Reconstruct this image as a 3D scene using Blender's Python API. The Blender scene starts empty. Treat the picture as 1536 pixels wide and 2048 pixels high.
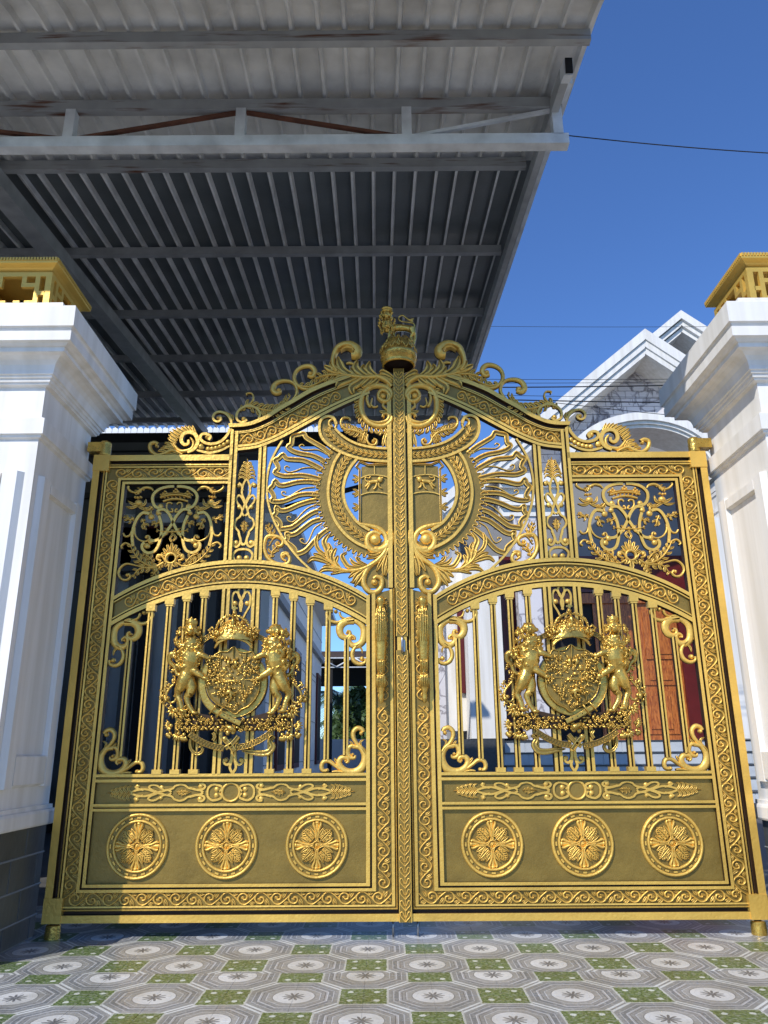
import bpy, bmesh, math, random
from mathutils import Vector, Matrix
random.seed(7)
PI = math.pi
S = bpy.context.scene
COL = S.collection
# ------------------------------------------------------------------ camera
F, PITCH, YAW, ROLL, HC = 1545.1, 0.30185, -0.00078, -0.00624, 1.2
XC, D, W, ZB, ZT = 0.1255, 5.884, 2.479, 0.101, 3.52
fw = Vector((math.sin(YAW)*math.cos(PITCH), math.cos(YAW)*math.cos(PITCH), math.sin(PITCH)))
rt0 = Vector((math.cos(YAW), -math.sin(YAW), 0)); up0 = rt0.cross(fw)
rt = rt0*math.cos(ROLL) + up0*math.sin(ROLL)
up = -rt0*math.sin(ROLL) + up0*math.cos(ROLL)
cam = bpy.data.cameras.new('camera')
co = bpy.data.objects.new('camera', cam); COL.objects.link(co)
cam.sensor_fit = 'VERTICAL'; cam.sensor_height = 32.0; cam.lens = F/2048*32.0
cam.clip_start = 0.05; cam.clip_end = 2000
co.matrix_world = Matrix(((rt.x, up.x, -fw.x, 0), (rt.y, up.y, -fw.y, 0), (rt.z, up.z, -fw.z, HC), (0, 0, 0, 1)))
S.camera = co
# ------------------------------------------------------------------ light
SUN_AZ, SUN_EL = math.radians(37.5), math.radians(40.5)      # azimuth to the left of straight behind the camera
sd = Vector((-math.sin(SUN_AZ)*math.cos(SUN_EL), -math.cos(SUN_AZ)*math.cos(SUN_EL), math.sin(SUN_EL)))
wd = bpy.data.worlds.new('World'); S.world = wd; wd.use_nodes = True
wn = wd.node_tree; bg = wn.nodes['Background']
sky = wn.nodes.new('ShaderNodeTexSky'); sky.sky_type = 'NISHITA'; sky.sun_disc = False
sky.sun_elevation = SUN_EL
sky.sun_rotation = math.atan2(sd.x, sd.y)
sky.air_density = 1.0; sky.dust_density = 0.0; sky.ozone_density = 4.0
tint = wn.nodes.new('ShaderNodeMix'); tint.data_type = 'RGBA'; tint.blend_type = 'MULTIPLY'; tint.inputs[0].default_value = 1; tint.inputs[7].default_value = (.85, 1.15, 1.62, 1)
wn.links.new(sky.outputs[0], tint.inputs[6]); wn.links.new(tint.outputs[2], bg.inputs[0]); bg.inputs[1].default_value = 0.12
sl = bpy.data.lights.new('sun', 'SUN'); sl.energy = 4.3; sl.angle = math.radians(0.53); sl.color = (1, .965, .895)
so = bpy.data.objects.new('sun', sl); COL.objects.link(so)
so.rotation_euler = sd.to_track_quat('Z', 'Y').to_euler()
S.view_settings.view_transform = 'Standard'; S.view_settings.look = 'None'
S.view_settings.gamma = 1; S.view_settings.use_curve_mapping = False; S.view_settings.exposure = 0.0
# ------------------------------------------------------------------ helpers
def ray(px, py):
    return fw + rt*((px-768)/F) + up*(-(py-1024)/F)
def atY(px, py, Y):
    d = ray(px, py); k = Y/d.y
    return Vector((d.x*k, Y, HC+d.z*k))
def atX(px, py, X):
    d = ray(px, py); k = X/d.x
    return Vector((X, d.y*k, HC+d.z*k))
def atZ(px, py, Z):
    d = ray(px, py); k = (Z-HC)/d.z
    return Vector((d.x*k, d.y*k, Z))
def G(px, py):                      # pixel of the photograph -> point of the gate plane (leaf coordinates)
    p = atY(px, py, D); return (p.x-XC, p.z)
class crop:
    def __init__(s, ox, oy, k, mir=None): s.ox, s.oy, s.k, s.mir = ox, oy, k, mir
    def __call__(s, x, y):
        u, z = G(s.ox+x/s.k, s.oy+y/s.k)
        if s.mir is not None: u = 2*s.mir-u
        return (u, z)
    def sc(s, x, y):
        a = G(s.ox+x/s.k, s.oy+y/s.k); b = G(s.ox+(x+1)/s.k, s.oy+y/s.k)
        return abs(b[0]-a[0])
    def m(s, c): return crop(s.ox, s.oy, s.k, c)
def pts(t):
    if isinstance(t, str): return [tuple(float(q) for q in a.split(',')) for a in t.split()]
    return list(t)
def smooth(P, n=5, closed=False):
    if len(P) < 3 or n <= 1: return list(P)
    out = []; N = len(P); rng = range(N if closed else N-1)
    for i in rng:
        if closed: a, b, c, d = P[(i-1) % N], P[i], P[(i+1) % N], P[(i+2) % N]
        else: a, b, c, d = P[max(i-1, 0)], P[i], P[i+1], P[min(i+2, N-1)]
        for k in range(n):
            t = k/n; t2 = t*t; t3 = t2*t
            out.append(tuple(.5*((2*b[j])+(-a[j]+c[j])*t+(2*a[j]-5*b[j]+4*c[j]-d[j])*t2+(-a[j]+3*b[j]-3*c[j]+d[j])*t3) for j in range(len(b))))
    if not closed: out.append(P[-1])
    return out
def spiral(cx, cy, r0, r1, a0, a1, n=None):
    n = n or max(4, int(abs(a1-a0)/24))
    return [(cx+(r0+(r1-r0)*i/n)*math.cos(math.radians(a0+(a1-a0)*i/n)), cy+(r0+(r1-r0)*i/n)*math.sin(math.radians(a0+(a1-a0)*i/n))) for i in range(n+1)]
def lerp(a, b, t): return tuple(a[i]+(b[i]-a[i])*t for i in range(len(a)))
def along(P, t):
    L = [0]
    for i in range(len(P)-1): L.append(L[-1]+math.dist(P[i], P[i+1]))
    s = max(0, min(1, t))*L[-1]
    for i in range(len(P)-1):
        if L[i+1] >= s or i == len(P)-2:
            k = (s-L[i])/max(1e-9, L[i+1]-L[i]); p = lerp(P[i], P[i+1], k)
            dx, dz = P[i+1][0]-P[i][0], P[i+1][1]-P[i][1]; l = math.hypot(dx, dz) or 1
            return p, (dx/l, dz/l)
GOLD, BED, DARK = 0, 1, 2
PROF = {   # (offset across, height, material of the strip to the next point)
 'round': [(-1, .15, 0), (-.72, .72, 0), (-.3, 1, 0), (.3, 1, 0), (.72, .72, 0), (1, .15, 0)],
 'flat':  [(-1, .75, 0), (-.8, 1, 0), (.8, 1, 0), (1, .75, 0)],
 'ridge': [(-1, .1, 0), (-.45, .55, 0), (0, 1, 0), (.45, .55, 0), (1, .1, 0)],
 'leaf':  [(-1, .3, 0), (-.68, 1, 0), (-.3, .72, 1), (0, .4, 1), (.3, .72, 0), (.68, 1, 0), (1, .3, 0)],
 'chan':  [(-1, .9, 0), (-.62, 1, 0), (-.45, .35, 1), (.45, .35, 0), (.62, 1, 0), (1, .9, 0)],
 'bar':   [(-1, .9, 0), (-.3, 1, 2), (-.18, .45, 2), (.18, .45, 2), (.3, 1, 0), (1, .9, 0)],
}
class MB:
    def __init__(s): s.v, s.f, s.m, s.s = [], [], [], []
    def face(s, vs, m=0, sm=False):
        b = len(s.v); s.v += [tuple(v) for v in vs]; s.f.append(tuple(range(b, b+len(vs)))); s.m.append(m); s.s.append(sm)
    def box(s, a, b, m=0):
        (x0, y0, z0), (x1, y1, z1) = a, b; k = len(s.v)
        s.v += [(x, y, z) for z in (z0, z1) for y in (y0, y1) for x in (x0, x1)]
        for q in ((0, 2, 3, 1), (4, 5, 7, 6), (0, 1, 5, 4), (2, 6, 7, 3), (0, 4, 6, 2), (1, 3, 7, 5)):
            s.f.append(tuple(k+i for i in q)); s.m.append(m); s.s.append(False)
    def hexa(s, P, m=0):             # eight corners: bottom ring of four, then top ring of four
        k = len(s.v); s.v += [tuple(p) for p in P]
        for q in ((3, 2, 1, 0), (4, 5, 6, 7), (0, 1, 5, 4), (1, 2, 6, 5), (2, 3, 7, 6), (3, 0, 4, 7)):
            s.f.append(tuple(k+i for i in q)); s.m.append(m); s.s.append(False)
    def strip(s, A, B, m, sm, closed=False):
        k = len(s.v); n = len(A); s.v += [tuple(p) for p in A]+[tuple(p) for p in B]
        for i in range(n if closed else n-1):
            j = (i+1) % n
            s.f.append((k+i, k+j, k+n+j, k+n+i)); s.m.append(m); s.s.append(sm)
    def grid(s, R, m=0, sm=True, closed=False, mats=None):     # R rows of points, shared vertices
        k = len(s.v); n = len(R[0])
        for r in R: s.v += [tuple(p) for p in r]
        for a in range(len(R)-1):
            for i in range(n if closed else n-1):
                j = (i+1) % n
                s.f.append((k+a*n+i, k+a*n+j, k+(a+1)*n+j, k+(a+1)*n+i)); s.m.append(mats[a] if mats else m); s.s.append(sm)
    def rib(s, P, w, h=.012, y=0, back=.012, prof='round', tp=None, closed=False, sidem=DARK, topm=None, hs=False):
        """P: points (u,z) of the leaf plane; w half width; h height towards the viewer"""
        Q = [P[0]]
        for p in P[1:]:
            if math.dist(p, Q[-1]) > 1e-5: Q.append(p)
        P = Q; n = len(P)
        if n < 2: return
        N = []
        for i in range(n):
            if closed: a, b = P[(i-1) % n], P[(i+1) % n]
            else: a, b = P[max(0, i-1)], P[min(n-1, i+1)]
            dx, dz = b[0]-a[0], b[1]-a[1]; l = math.hypot(dx, dz) or 1
            N.append((-dz/l, dx/l))
        ws = [w]*n
        if tp:
            for i in range(n):
                t = i/(n-1)*(len(tp)-1); k = min(int(t), len(tp)-2); ws[i] = w*(tp[k]+(tp[k+1]-tp[k])*(t-k))
        pr = PROF[prof]
        hh = [h*(ws[i]/w if hs else 1) for i in range(n)]
        rows = [[(P[i][0]+N[i][0]*o*ws[i], y-hh[i]*hf, P[i][1]+N[i][1]*o*ws[i]) for i in range(n)] for (o, hf, _) in pr]
        mats = [q[2] if topm is None else topm for q in pr[:-1]]
        if prof in ('flat', 'chan', 'bar'):
            for a in range(len(rows)-1): s.strip(rows[a], rows[a+1], mats[a], False, closed)
        else: s.grid(rows, closed=closed, mats=mats)
        for r, o in ((rows[0], -1), (rows[-1], 1)):
            s.strip(r, [(p[0], y+back, p[2]) for p in r], sidem, False, closed)
        if not closed:
            for i in (0, n-1): s.face([r[i] for r in rows]+[(rows[-1][i][0], y+back, rows[-1][i][2]), (rows[0][i][0], y+back, rows[0][i][2])], sidem)
    def dome(s, c, r, h=None, y=0, m=0, n=10, k=3, rz=None, ang=0, back=.004):
        h = h or r; rz = rz or r; R = []
        ca, sa = math.cos(ang), math.sin(ang)
        def P(x, z, yy): return (c[0]+x*ca-z*sa, yy, c[1]+x*sa+z*ca)
        R.append([P(r*math.cos(2*PI*i/n), rz*math.sin(2*PI*i/n), y+back) for i in range(n)])
        for a in range(k):
            f = a/k*PI/2
            R.append([P(r*math.cos(f)*math.cos(2*PI*i/n), rz*math.cos(f)*math.sin(2*PI*i/n), y-h*math.sin(f)) for i in range(n)])
        R.append([P(0, 0, y-h)]*n)
        s.grid(R, m, True, True)
    def plate(s, P, y0, y1, m=BED, side=DARK):      # outline in the plane, front at y0, back at y1
        s.face([(p[0], y0, p[1]) for p in P], m); s.face([(p[0], y1, p[1]) for p in reversed(P)], m)
        s.strip([(p[0], y0, p[1]) for p in P], [(p[0], y1, p[1]) for p in P], side, False, True)
    def tube(s, P, r, n=8, m=0, cap=True):          # 3D round tube, r number or list
        P = [Vector(p) for p in P]; N = len(P); R = []
        rs = [r]*N if isinstance(r, (int, float)) else [r[min(len(r)-1, int(i/(N-1)*(len(r)-1)))]+((r[min(len(r)-1, int(i/(N-1)*(len(r)-1))+1)]-r[int(i/(N-1)*(len(r)-1))])*((i/(N-1)*(len(r)-1)) % 1)) for i in range(N)]
        ref = Vector((0, -1, 0.013))
        for i in range(N):
            t = (P[min(N-1, i+1)]-P[max(0, i-1)]); t.normalize()
            a = ref.cross(t)
            if a.length < .05: a = Vector((1, 0, 0)).cross(t)
            a.normalize(); b = t.cross(a)
            R.append([P[i]+(a*math.cos(2*PI*k/n)+b*math.sin(2*PI*k/n))*rs[i] for k in range(n)])
        if cap: R = [[P[0]]*n]+R+[[P[-1]]*n]
        s.grid(R, m, True, True)
    def ball(s, c, r, m=0, n=10, k=7, rot=None):    # ellipsoid, r (rx,ry,rz)
        if isinstance(r, (int, float)): r = (r, r, r)
        c = Vector(c); R = []
        for a in range(k+1):
            f = -PI/2+PI*a/k; row = []
            for i in range(n):
                v = Vector((r[0]*math.cos(f)*math.cos(2*PI*i/n), r[1]*math.cos(f)*math.sin(2*PI*i/n), r[2]*math.sin(f)))
                if rot: v = rot @ v
                row.append(c+v)
            R.append(row)
        s.grid(R, m, True, True)
    def lathe(s, c, prof, n=24, m=0, sm=True):      # prof (radius, z) around the vertical through c
        R = [[(c[0]+r*math.cos(2*PI*i/n), c[1]+r*math.sin(2*PI*i/n), c[2]+z) for i in range(n)] for r, z in prof]
        s.grid(R, m, sm, True)
    def build(s, name, mats, parent=None, loc=None):
        me = bpy.data.meshes.new(name); me.from_pydata(s.v, [], s.f)
        for mm in (mats if isinstance(mats, (list, tuple)) else [mats]): me.materials.append(mm)
        if len(set(s.m)) > 1: me.polygons.foreach_set('material_index', s.m)
        elif s.m and s.m[0] and len(me.materials) > s.m[0]: me.polygons.foreach_set('material_index', s.m)
        me.polygons.foreach_set('use_smooth', s.s)
        o = bpy.data.objects.new(name, me); COL.objects.link(o)
        if parent: o.parent = parent
        if loc is not None: o.location = loc
        return o
def tag(o, label=None, cat=None, group=None, kind=None):
    for k, v in (('label', label), ('category', cat), ('group', group), ('kind', kind)):
        if v: o[k] = v
    return o
def empty(name, loc=(0, 0, 0), label=None, cat=None, group=None):
    o = bpy.data.objects.new(name, None); COL.objects.link(o); o.location = loc; o.empty_display_size = .1
    return tag(o, label, cat, group)
def inst(src, parent, loc, rot=None, scale=None, name=None):
    o = src.copy(); COL.objects.link(o); o.parent = parent; o.location = loc
    if rot is not None: o.rotation_euler = rot
    if scale is not None: o.scale = scale
    return o
# ------------------------------------------------------------------ materials
def mat(name, col, rough=.5, metal=0, bump=0, bscale=40, var=.0, vscale=4, spec=.5):
    m = bpy.data.materials.new(name); m.use_nodes = True; nt = m.node_tree; b = nt.nodes['Principled BSDF']
    b.inputs['Base Color'].default_value = (*col, 1); b.inputs['Roughness'].default_value = rough
    b.inputs['Metallic'].default_value = metal; b.inputs['Specular IOR Level'].default_value = spec
    g = nt.nodes.new('ShaderNodeNewGeometry')
    if var:
        n = nt.nodes.new('ShaderNodeTexNoise'); n.inputs['Scale'].default_value = vscale; n.inputs['Detail'].default_value = 6
        nt.links.new(g.outputs['Position'], n.inputs['Vector'])
        r = nt.nodes.new('ShaderNodeValToRGB'); r.color_ramp.elements[0].position = .3; r.color_ramp.elements[1].position = .7
        r.color_ramp.elements[0].color = tuple(max(0, c*(1-var)) for c in col)+(1,)
        r.color_ramp.elements[1].color = tuple(min(1, c*(1+var)) for c in col)+(1,)
        nt.links.new(n.outputs[0], r.inputs[0]); nt.links.new(r.outputs[0], b.inputs['Base Color'])
        mr = nt.nodes.new('ShaderNodeMapRange'); mr.inputs['To Min'].default_value = rough*.85; mr.inputs['To Max'].default_value = min(1, rough*1.2)
        nt.links.new(n.outputs[0], mr.inputs['Value']); nt.links.new(mr.outputs[0], b.inputs['Roughness'])
    if bump:
        n2 = nt.nodes.new('ShaderNodeTexNoise'); n2.inputs['Scale'].default_value = bscale; n2.inputs['Detail'].default_value = 5
        nt.links.new(g.outputs['Position'], n2.inputs['Vector'])
        bp = nt.nodes.new('ShaderNodeBump'); bp.inputs['Strength'].default_value = bump; bp.inputs['Distance'].default_value = .01
        nt.links.new(n2.outputs[0], bp.inputs['Height']); nt.links.new(bp.outputs[0], b.inputs['Normal'])
    return m
gold = mat('gold_paint', (.80, .495, .10), .38, .45, .35, 45, .16, 3)
bronze = mat('bronze_paint', (.27, .175, .036), .40, .4, .3, 30, .15, 6)
patina = mat('brown_patina', (.05, .024, .008), .55, .3, .2, 60, .2, 8)
GM = [gold, bronze, patina]
oldgold = mat('antique_gold', (.60, .38, .08), .26, .75, .45, 45, .25, 14)
AM = [oldgold, bronze, patina]
white = mat('white_paint', (.83, .80, .75), .6, 0, .12, 14, .03, 1.2)
def weather(m, amt=.10):                        # rain streaks and roller marks
    nt = m.node_tree; b = nt.nodes['Principled BSDF']; src = b.inputs['Base Color'].links[0].from_socket
    g = nt.nodes.new('ShaderNodeNewGeometry'); mp = nt.nodes.new('ShaderNodeMapping'); mp.inputs['Scale'].default_value = (9, 9, .55)
    n = nt.nodes.new('ShaderNodeTexNoise'); n.inputs['Scale'].default_value = 1; n.inputs['Detail'].default_value = 6
    nt.links.new(g.outputs['Position'], mp.inputs[0]); nt.links.new(mp.outputs[0], n.inputs[0])
    r = nt.nodes.new('ShaderNodeValToRGB'); r.color_ramp.elements[0].position = .36; r.color_ramp.elements[1].position = .62
    r.color_ramp.elements[0].color = (1-amt, 1-amt*1.1, 1-amt*1.35, 1); r.color_ramp.elements[1].color = (1, 1, 1, 1)
    x = nt.nodes.new('ShaderNodeMix'); x.data_type = 'RGBA'; x.blend_type = 'MULTIPLY'; x.inputs[0].default_value = 1
    nt.links.new(n.outputs[0], r.inputs[0]); nt.links.new(src, x.inputs[6]); nt.links.new(r.outputs[0], x.inputs[7]); nt.links.new(x.outputs[2], b.inputs['Base Color'])
weather(white, .13)
white2 = mat('white_wall_paint', (.84, .81, .76), .65, 0, .15, 10, .04, 1)
# ================================================================== the gate
leaf = empty('gate_leaf', (XC, D, 0), 'left leaf of the golden gate, carrying the crowned lion finial and leafy cover strip', 'gate leaf', 'two leaves of the golden gate')
UC = -W/2                                        # centre line of a leaf
def Zat(py, px=450): return G(px, py)[1]
# -- ruled mouldings: every row is interpolated between an outer and an inner line
GY, GB, GD = -.030, -.004, .004                  # gold face, bed, groove bottom
FRAME = [(0, .03, 2), (0, -.034, 0), (.2, -.034, 2), (.205, .004, 2), (.30, .004, 2), (.305, -.022, 0), (.35, -.026, 2), (.355, -.010, 2),
         (.375, -.010, 0), (.38, -.024, 0), (.425, -.022, 1), (.43, -.004, 1), (.775, -.004, 0), (.78, -.028, 0), (.86, -.028, 2), (.865, -.004, 2),
         (.91, -.004, 0), (.915, -.030, 0), (1, -.030, 2), (1, .03, 1), (0, .03, 1)]
RAIL = [(0, .03, 2), (0, -.03, 0), (.36, -.03, 2), (.39, -.006, 2), (.47, -.006, 0), (.5, -.018, 0), (.55, -.018, 2), (.57, -.006, 2), (.61, -.006, 0), (.64, -.03, 0), (1, -.03, 2), (1, .03, 1), (0, .03, 1)]
ARCH = [(0, .03, 2), (0, -.032, 0), (.13, -.032, 2), (.14, -.006, 2), (.175, -.006, 0), (.18, -.024, 0), (.225, -.024, 1), (.23, -.004, 1), (.735, -.004, 0), (.74, -.024, 0),
        (.79, -.024, 2), (.795, -.006, 2), (.845, -.006, 0), (.85, -.032, 0), (1, -.032, 2), (1, .03, 1), (0, .03, 1)]
def ruled(name, A, B, prof, parent=leaf, mats=GM, caps=True):
    mb = MB(); rows = [[(a[0]+(b[0]-a[0])*f, y, a[1]+(b[1]-a[1])*f) for a, b in zip(A, B)] for f, y, _ in prof]
    for i in range(len(prof)-1): mb.strip(rows[i], rows[i+1], prof[i][2], False)
    if caps:
        for j in (0, -1): mb.face([r[j] for r in rows[:-1]], 0)
    return mb.build(name, mats, parent)
fi, fb = .270, .240
xi0, xi1 = -W+fi, -.270                          # inner edges of the stiles
zbi = ZB+fb
zarchR = G(747.5, 1192)[1]
top_u = crop(400, 620, 3.531)
xup = G(457, 985)[0]                             # left edge of the inner upright
zti = Zat(970, 350)
ruled('outer_stile', [(-W, ZB), (-W, ZT)], [(xi0, zbi), (xi0, zti)], FRAME, caps=False)
ruled('top_rail', [(-W, ZT), (xup+.02, ZT)], [(xi0, zti), (xup+.02, zti)], FRAME)
MEET = [(0, .03, 2), (0, .004, 2), (.14, .004, 0), (.145, -.030, 0), (.235, -.030, 1), (.24, -.004, 1), (.70, -.004, 0), (.705, -.028, 0), (.82, -.028, 2), (.825, -.004, 2), (.88, -.004, 0), (.885, -.030, 0), (1, -.030, 2), (1, .03, 1), (0, .03, 1)]
MF = [0, 0, .005, .006, .07, .075, .11, .115, .14, .145, .235, .24, .70, .705, .82, .825, .88, .885, 1, 1, 0]
def corner_rows():
    ms, br = MB(), MB(); w_ = -.036-xi1; R1, R2 = [], []
    for i, (f, y, _) in enumerate(FRAME):
        x = -.036-w_*MF[i]; z = ZB+fb*f
        top = zarchR+.06*(1-MF[i])
        ys = .004 if i in (1, 2) else y
        R1.append([(x, ys, top), (x, ys, z+.0), (x, ys, z)]); R2.append([(x, y, z), (-W+fi*f, y, z)])
    for i in range(len(FRAME)-1):
        if i not in (19,): ms.strip(R1[i], R1[i+1], FRAME[i][2], False)
        br.strip(R2[i], R2[i+1], FRAME[i][2], False)
    br.box((-.066, -.033, ZB+.001), (-.036, .02, ZB+.046), 0)
    ms.build('meeting_stile', GM, leaf); br.build('bottom_rail', GM, leaf)
corner_rows()
zms = G(776, 760)[1]
ruled('meeting_stile', [(-.036, zms), (-.036, zarchR+.059)], [(-.100, zms), (-.100, zarchR+.059)],
      [(0, .03, 2), (0, .004, 2), (.12, .004, 0), (.13, -.02, 0), (.24, -.02, 2), (.25, .0, 2), (.44, .0, 0), (.46, -.0305, 0), (1, -.0305, 2), (1, .03, 1), (0, .03, 1)])
mb = MB(); mb.plate([(-.101, zarchR+.05), (-.101, zarchR+.46), (-.17, zarchR+.42), (-.2, zarchR+.3), (-.3, zarchR+.18), (-.40, zarchR+.11), (-.268, zarchR+.062), (-.101, zarchR+.062)], .0, .02, 1)
mb.build('stile_plate', GM, leaf)
# corner plates
for a, b in (((-W-.002, ZT-.135), (-W+.128, ZT+.002)), ((-W-.002, ZB-.002), (-W+.128, ZB+.155))):
    mb = MB(); mb.box((a[0], -.040, a[1]), (b[0], .02, b[1]), 0); mb.build('corner_plate', GM, leaf)
# mid rails and panels
zA0, zA1 = Zat(1621), Zat(1606); zB0, zB1 = Zat(1563), Zat(1547)
ruled('rail', [(xi0, zA0), (xi1, zA0)], [(xi0, zA1), (xi1, zA1)], RAIL)
ruled('rail', [(xi0, zB0), (xi1, zB0)], [(xi0, zB1), (xi1, zB1)], RAIL)
for z0, z1 in ((zbi, zA0), (zA1, zB0)):
    mb = MB(); mb.box((xi0-.01, -.0025, z0-.01), (xi1+.01, .022, z1+.01), 1); mb.build('panel', [gold, bronze, patina], leaf)
# medallions
def medallion():
    m = MB(); R = .208
    def circ(r, n=48): return [(r*math.cos(2*PI*i/n), r*math.sin(2*PI*i/n)) for i in range(n)]
    m.rib(circ(R), .012, .02, closed=True, back=.001); m.rib(circ(.165), .010, .018, closed=True, back=.001)
    n = 48
    m.strip([(p[0], -.005, p[1]) for p in circ(R)], [(p[0], -.005, p[1]) for p in circ(.165)], 1, False, True)
    for i in range(20):
        a = 2*PI*i/20; da = .075
        m.rib([(.187*math.cos(a+da*k), .187*math.sin(a+da*k)) for k in (-1, 0, 1)], .0065, .008, y=-.006, back=0, prof='flat')
    o = m.build('medallion', GM, leaf)
    r = MB()
    for k in range(4):
        a = k*PI/2; c, s_ = math.cos(a), math.sin(a)
        def T(P): return [(x*c-z*s_, x*s_+z*c) for x, z in P]
        # tongue petal with a rolled tip
        for sgn in (-1, 1):
            r.rib(T(smooth([(.02, sgn*.0), (.06, sgn*.008), (.10, sgn*.012), (.135, sgn*.026), (.150, sgn*.020)], 4)), .0085, .020, tp=(.5, .9, 1, 1.2, .7), back=.001)
            r.rib(T(smooth([(.055, sgn*.012), (.085, sgn*.030), (.115, sgn*.050)], 4)), .0135, .018, tp=(.3, 1, .15), prof='leaf', back=.001)
            r.rib(T(smooth([(.05, sgn*.010), (.065, sgn*.034), (.085, sgn*.052)], 4)), .011, .020, tp=(.3, 1, .15), prof='leaf', back=.001)
            r.rib(T(smooth([(.0, sgn*.030), (.030, sgn*.012), (.060, sgn*.003), (.09, sgn*.001)], 4)), .004, .022, back=.001)
        r.rib(T([(.03, 0), (.10, 0), (.148, 0)]), .012, .012, tp=(.3, .7, 1.5), back=.001)
        r.dome(T([(.148, 0)])[0], .012, .018, rz=.018, ang=a)
        # diagonal leaf
        b = a+PI/4; c, s_ = math.cos(b), math.sin(b)
        L = [(.045, 0), (.09, .002), (.145, 0)]
        r.rib(T(L), .014, .021, tp=(.6, 1, .1), prof='leaf', back=.001); r.rib(T([(.03, 0), (.135, 0)]), .030, .008, tp=(.3, 1, .2), back=.001, topm=1)
        for sgn in (-1, 1):
            for q, l in ((.06, .036), (.08, .038), (.10, .030), (.118, .018)):
                r.rib(T(smooth([(q, sgn*.004), (q+l*.45, sgn*l*.55), (q+l, sgn*l*.75)], 3)), .0115, .018, tp=(.5, 1, .15), prof='leaf', back=.001)
            r.dome(T([(.052, sgn*.014)])[0], .009, .02)
    r.dome((0, 0), .026, .014); r.dome((0, 0), .012, .024)
    r.build('rosette', GM, o)
    return o
md = medallion(); zM = G(453.5, 1691)[1]
for i, px in enumerate((275.3, 453.5, 634)):
    u = G(px, 1692)[0]
    if i == 0: md.location = (u, -.003, zM)
    else:
        o = inst(md, leaf, (u, -.003, zM))
        for ch in md.children: inst(ch, o, ch.location)
# candelabra motif: f(t, s) -> leaf plane; t along 0..1, s lateral -1..1
def candelabra(mb, f, k, h=.012, y=0, back=.012, full=True):
    def R(P, w, prof='flat', **kw):
        for sg in (1, -1):
            mb.rib([f(t, s*sg) for s, t in smooth(P, 4)], w*k, h, y=y, back=back, prof=prof, **kw)
    def c(x, yy): return (x/75, (1790-yy)/785)
    if full:
        R([c(0, 1688), c(40, 1695), c(68, 1725), c(62, 1760), c(48, 1785)], 9)
        R([c(50, 1782), c(30, 1785), c(8, 1770)], 7)
        for sg in (1, -1): mb.dome(f(c(26, 1750)[1], c(26, 0)[0]*sg), 20*k, h*1.1, y=y, back=back)
    R([c(70, 1630), c(74, 1655), c(50, 1672), c(28, 1655), c(22, 1620), c(30, 1592), c(38, 1570)], 9)
    for sg in (1, -1): mb.dome(f(c(0, 1640)[1], c(56, 0)[0]*sg), 21*k, h*1.1, y=y, back=back)
    R([c(30, 1600), c(38, 1560), c(60, 1535), c(70, 1505), c(58, 1470), c(38, 1455), c(28, 1438), c(20, 1400), c(40, 1370), c(62, 1340), c(66, 1310), c(48, 1290), c(25, 1312), c(6, 1350)], 8)
    R([c(0, 1660), c(18, 1640), c(20, 1620)], 9)
    R([c(4, 1445), c(22, 1420), c(10, 1380), c(4, 1340), c(24, 1290), c(30, 1255), c(22, 1210), c(6, 1170)], 8)
    R([c(24, 1255), c(35, 1215), c(55, 1195)], 8)
    for sg in (1, -1):
        mb.dome(f(c(0, 1375)[1], c(44, 0)[0]*sg), 19*k, h*1.1, y=y, back=back)
        mb.dome(f(c(0, 1212)[1], c(58, 0)[0]*sg), 19*k, h*1.1, y=y, back=back)
    # little palmette
    for s, t, s2, t2 in ((0, 1575, 0, 1490), (6, 1560, 30, 1520), (6, 1550, 22, 1545), (3, 1530, 20, 1500)):
        R([c(s, t), c((s+s2)/2, t2-4), c(s2, t2)], 7, 'leaf', tp=(.4, 1, .4))
    # leaf palmette
    R([c(0, 1180), c(0, 1100), c(0, 1010)], 10, 'ridge', tp=(.8, 1, .3))
    for t, l in ((1168, 62), (1140, 64), (1112, 56), (1084, 44), (1058, 30)):
        R([c(0, t+6), c(l*.4, t-16), c(l*.78, t-17), c(l, t+4)], 8.5, 'leaf', tp=(.8, 1.1, 1, .3))
f0, f1 = G(486, 1127), G(496, 917)
um = G(491, 1010)[0]
def fv(t, s): return (um+s*.083, f0[1]+(f1[1]-f0[1])*t)
mb = MB(); candelabra(mb, fv, .0011); mb.build('pierced_panel', GM, leaf)
zband = (zA1+zB0)/2; hb = (zB0-zA1)/2*.86
for sg in (1, -1):
    def fh(t, s): return (UC+sg*(.06+t*.83), zband+s*hb*.95)
    mb = MB(); candelabra(mb, fh, .00092, .010, -.003, .0, True); mb.build('candelabra_relief', GM, leaf)
mb = MB(); mb.rib([(UC+.062*math.cos(a*PI/16), zband+.062*math.sin(a*PI/16)) for a in range(32)], .010, .012, y=-.003, back=0, closed=True, prof='round')
mb.build('ring_relief', GM, leaf)
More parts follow.
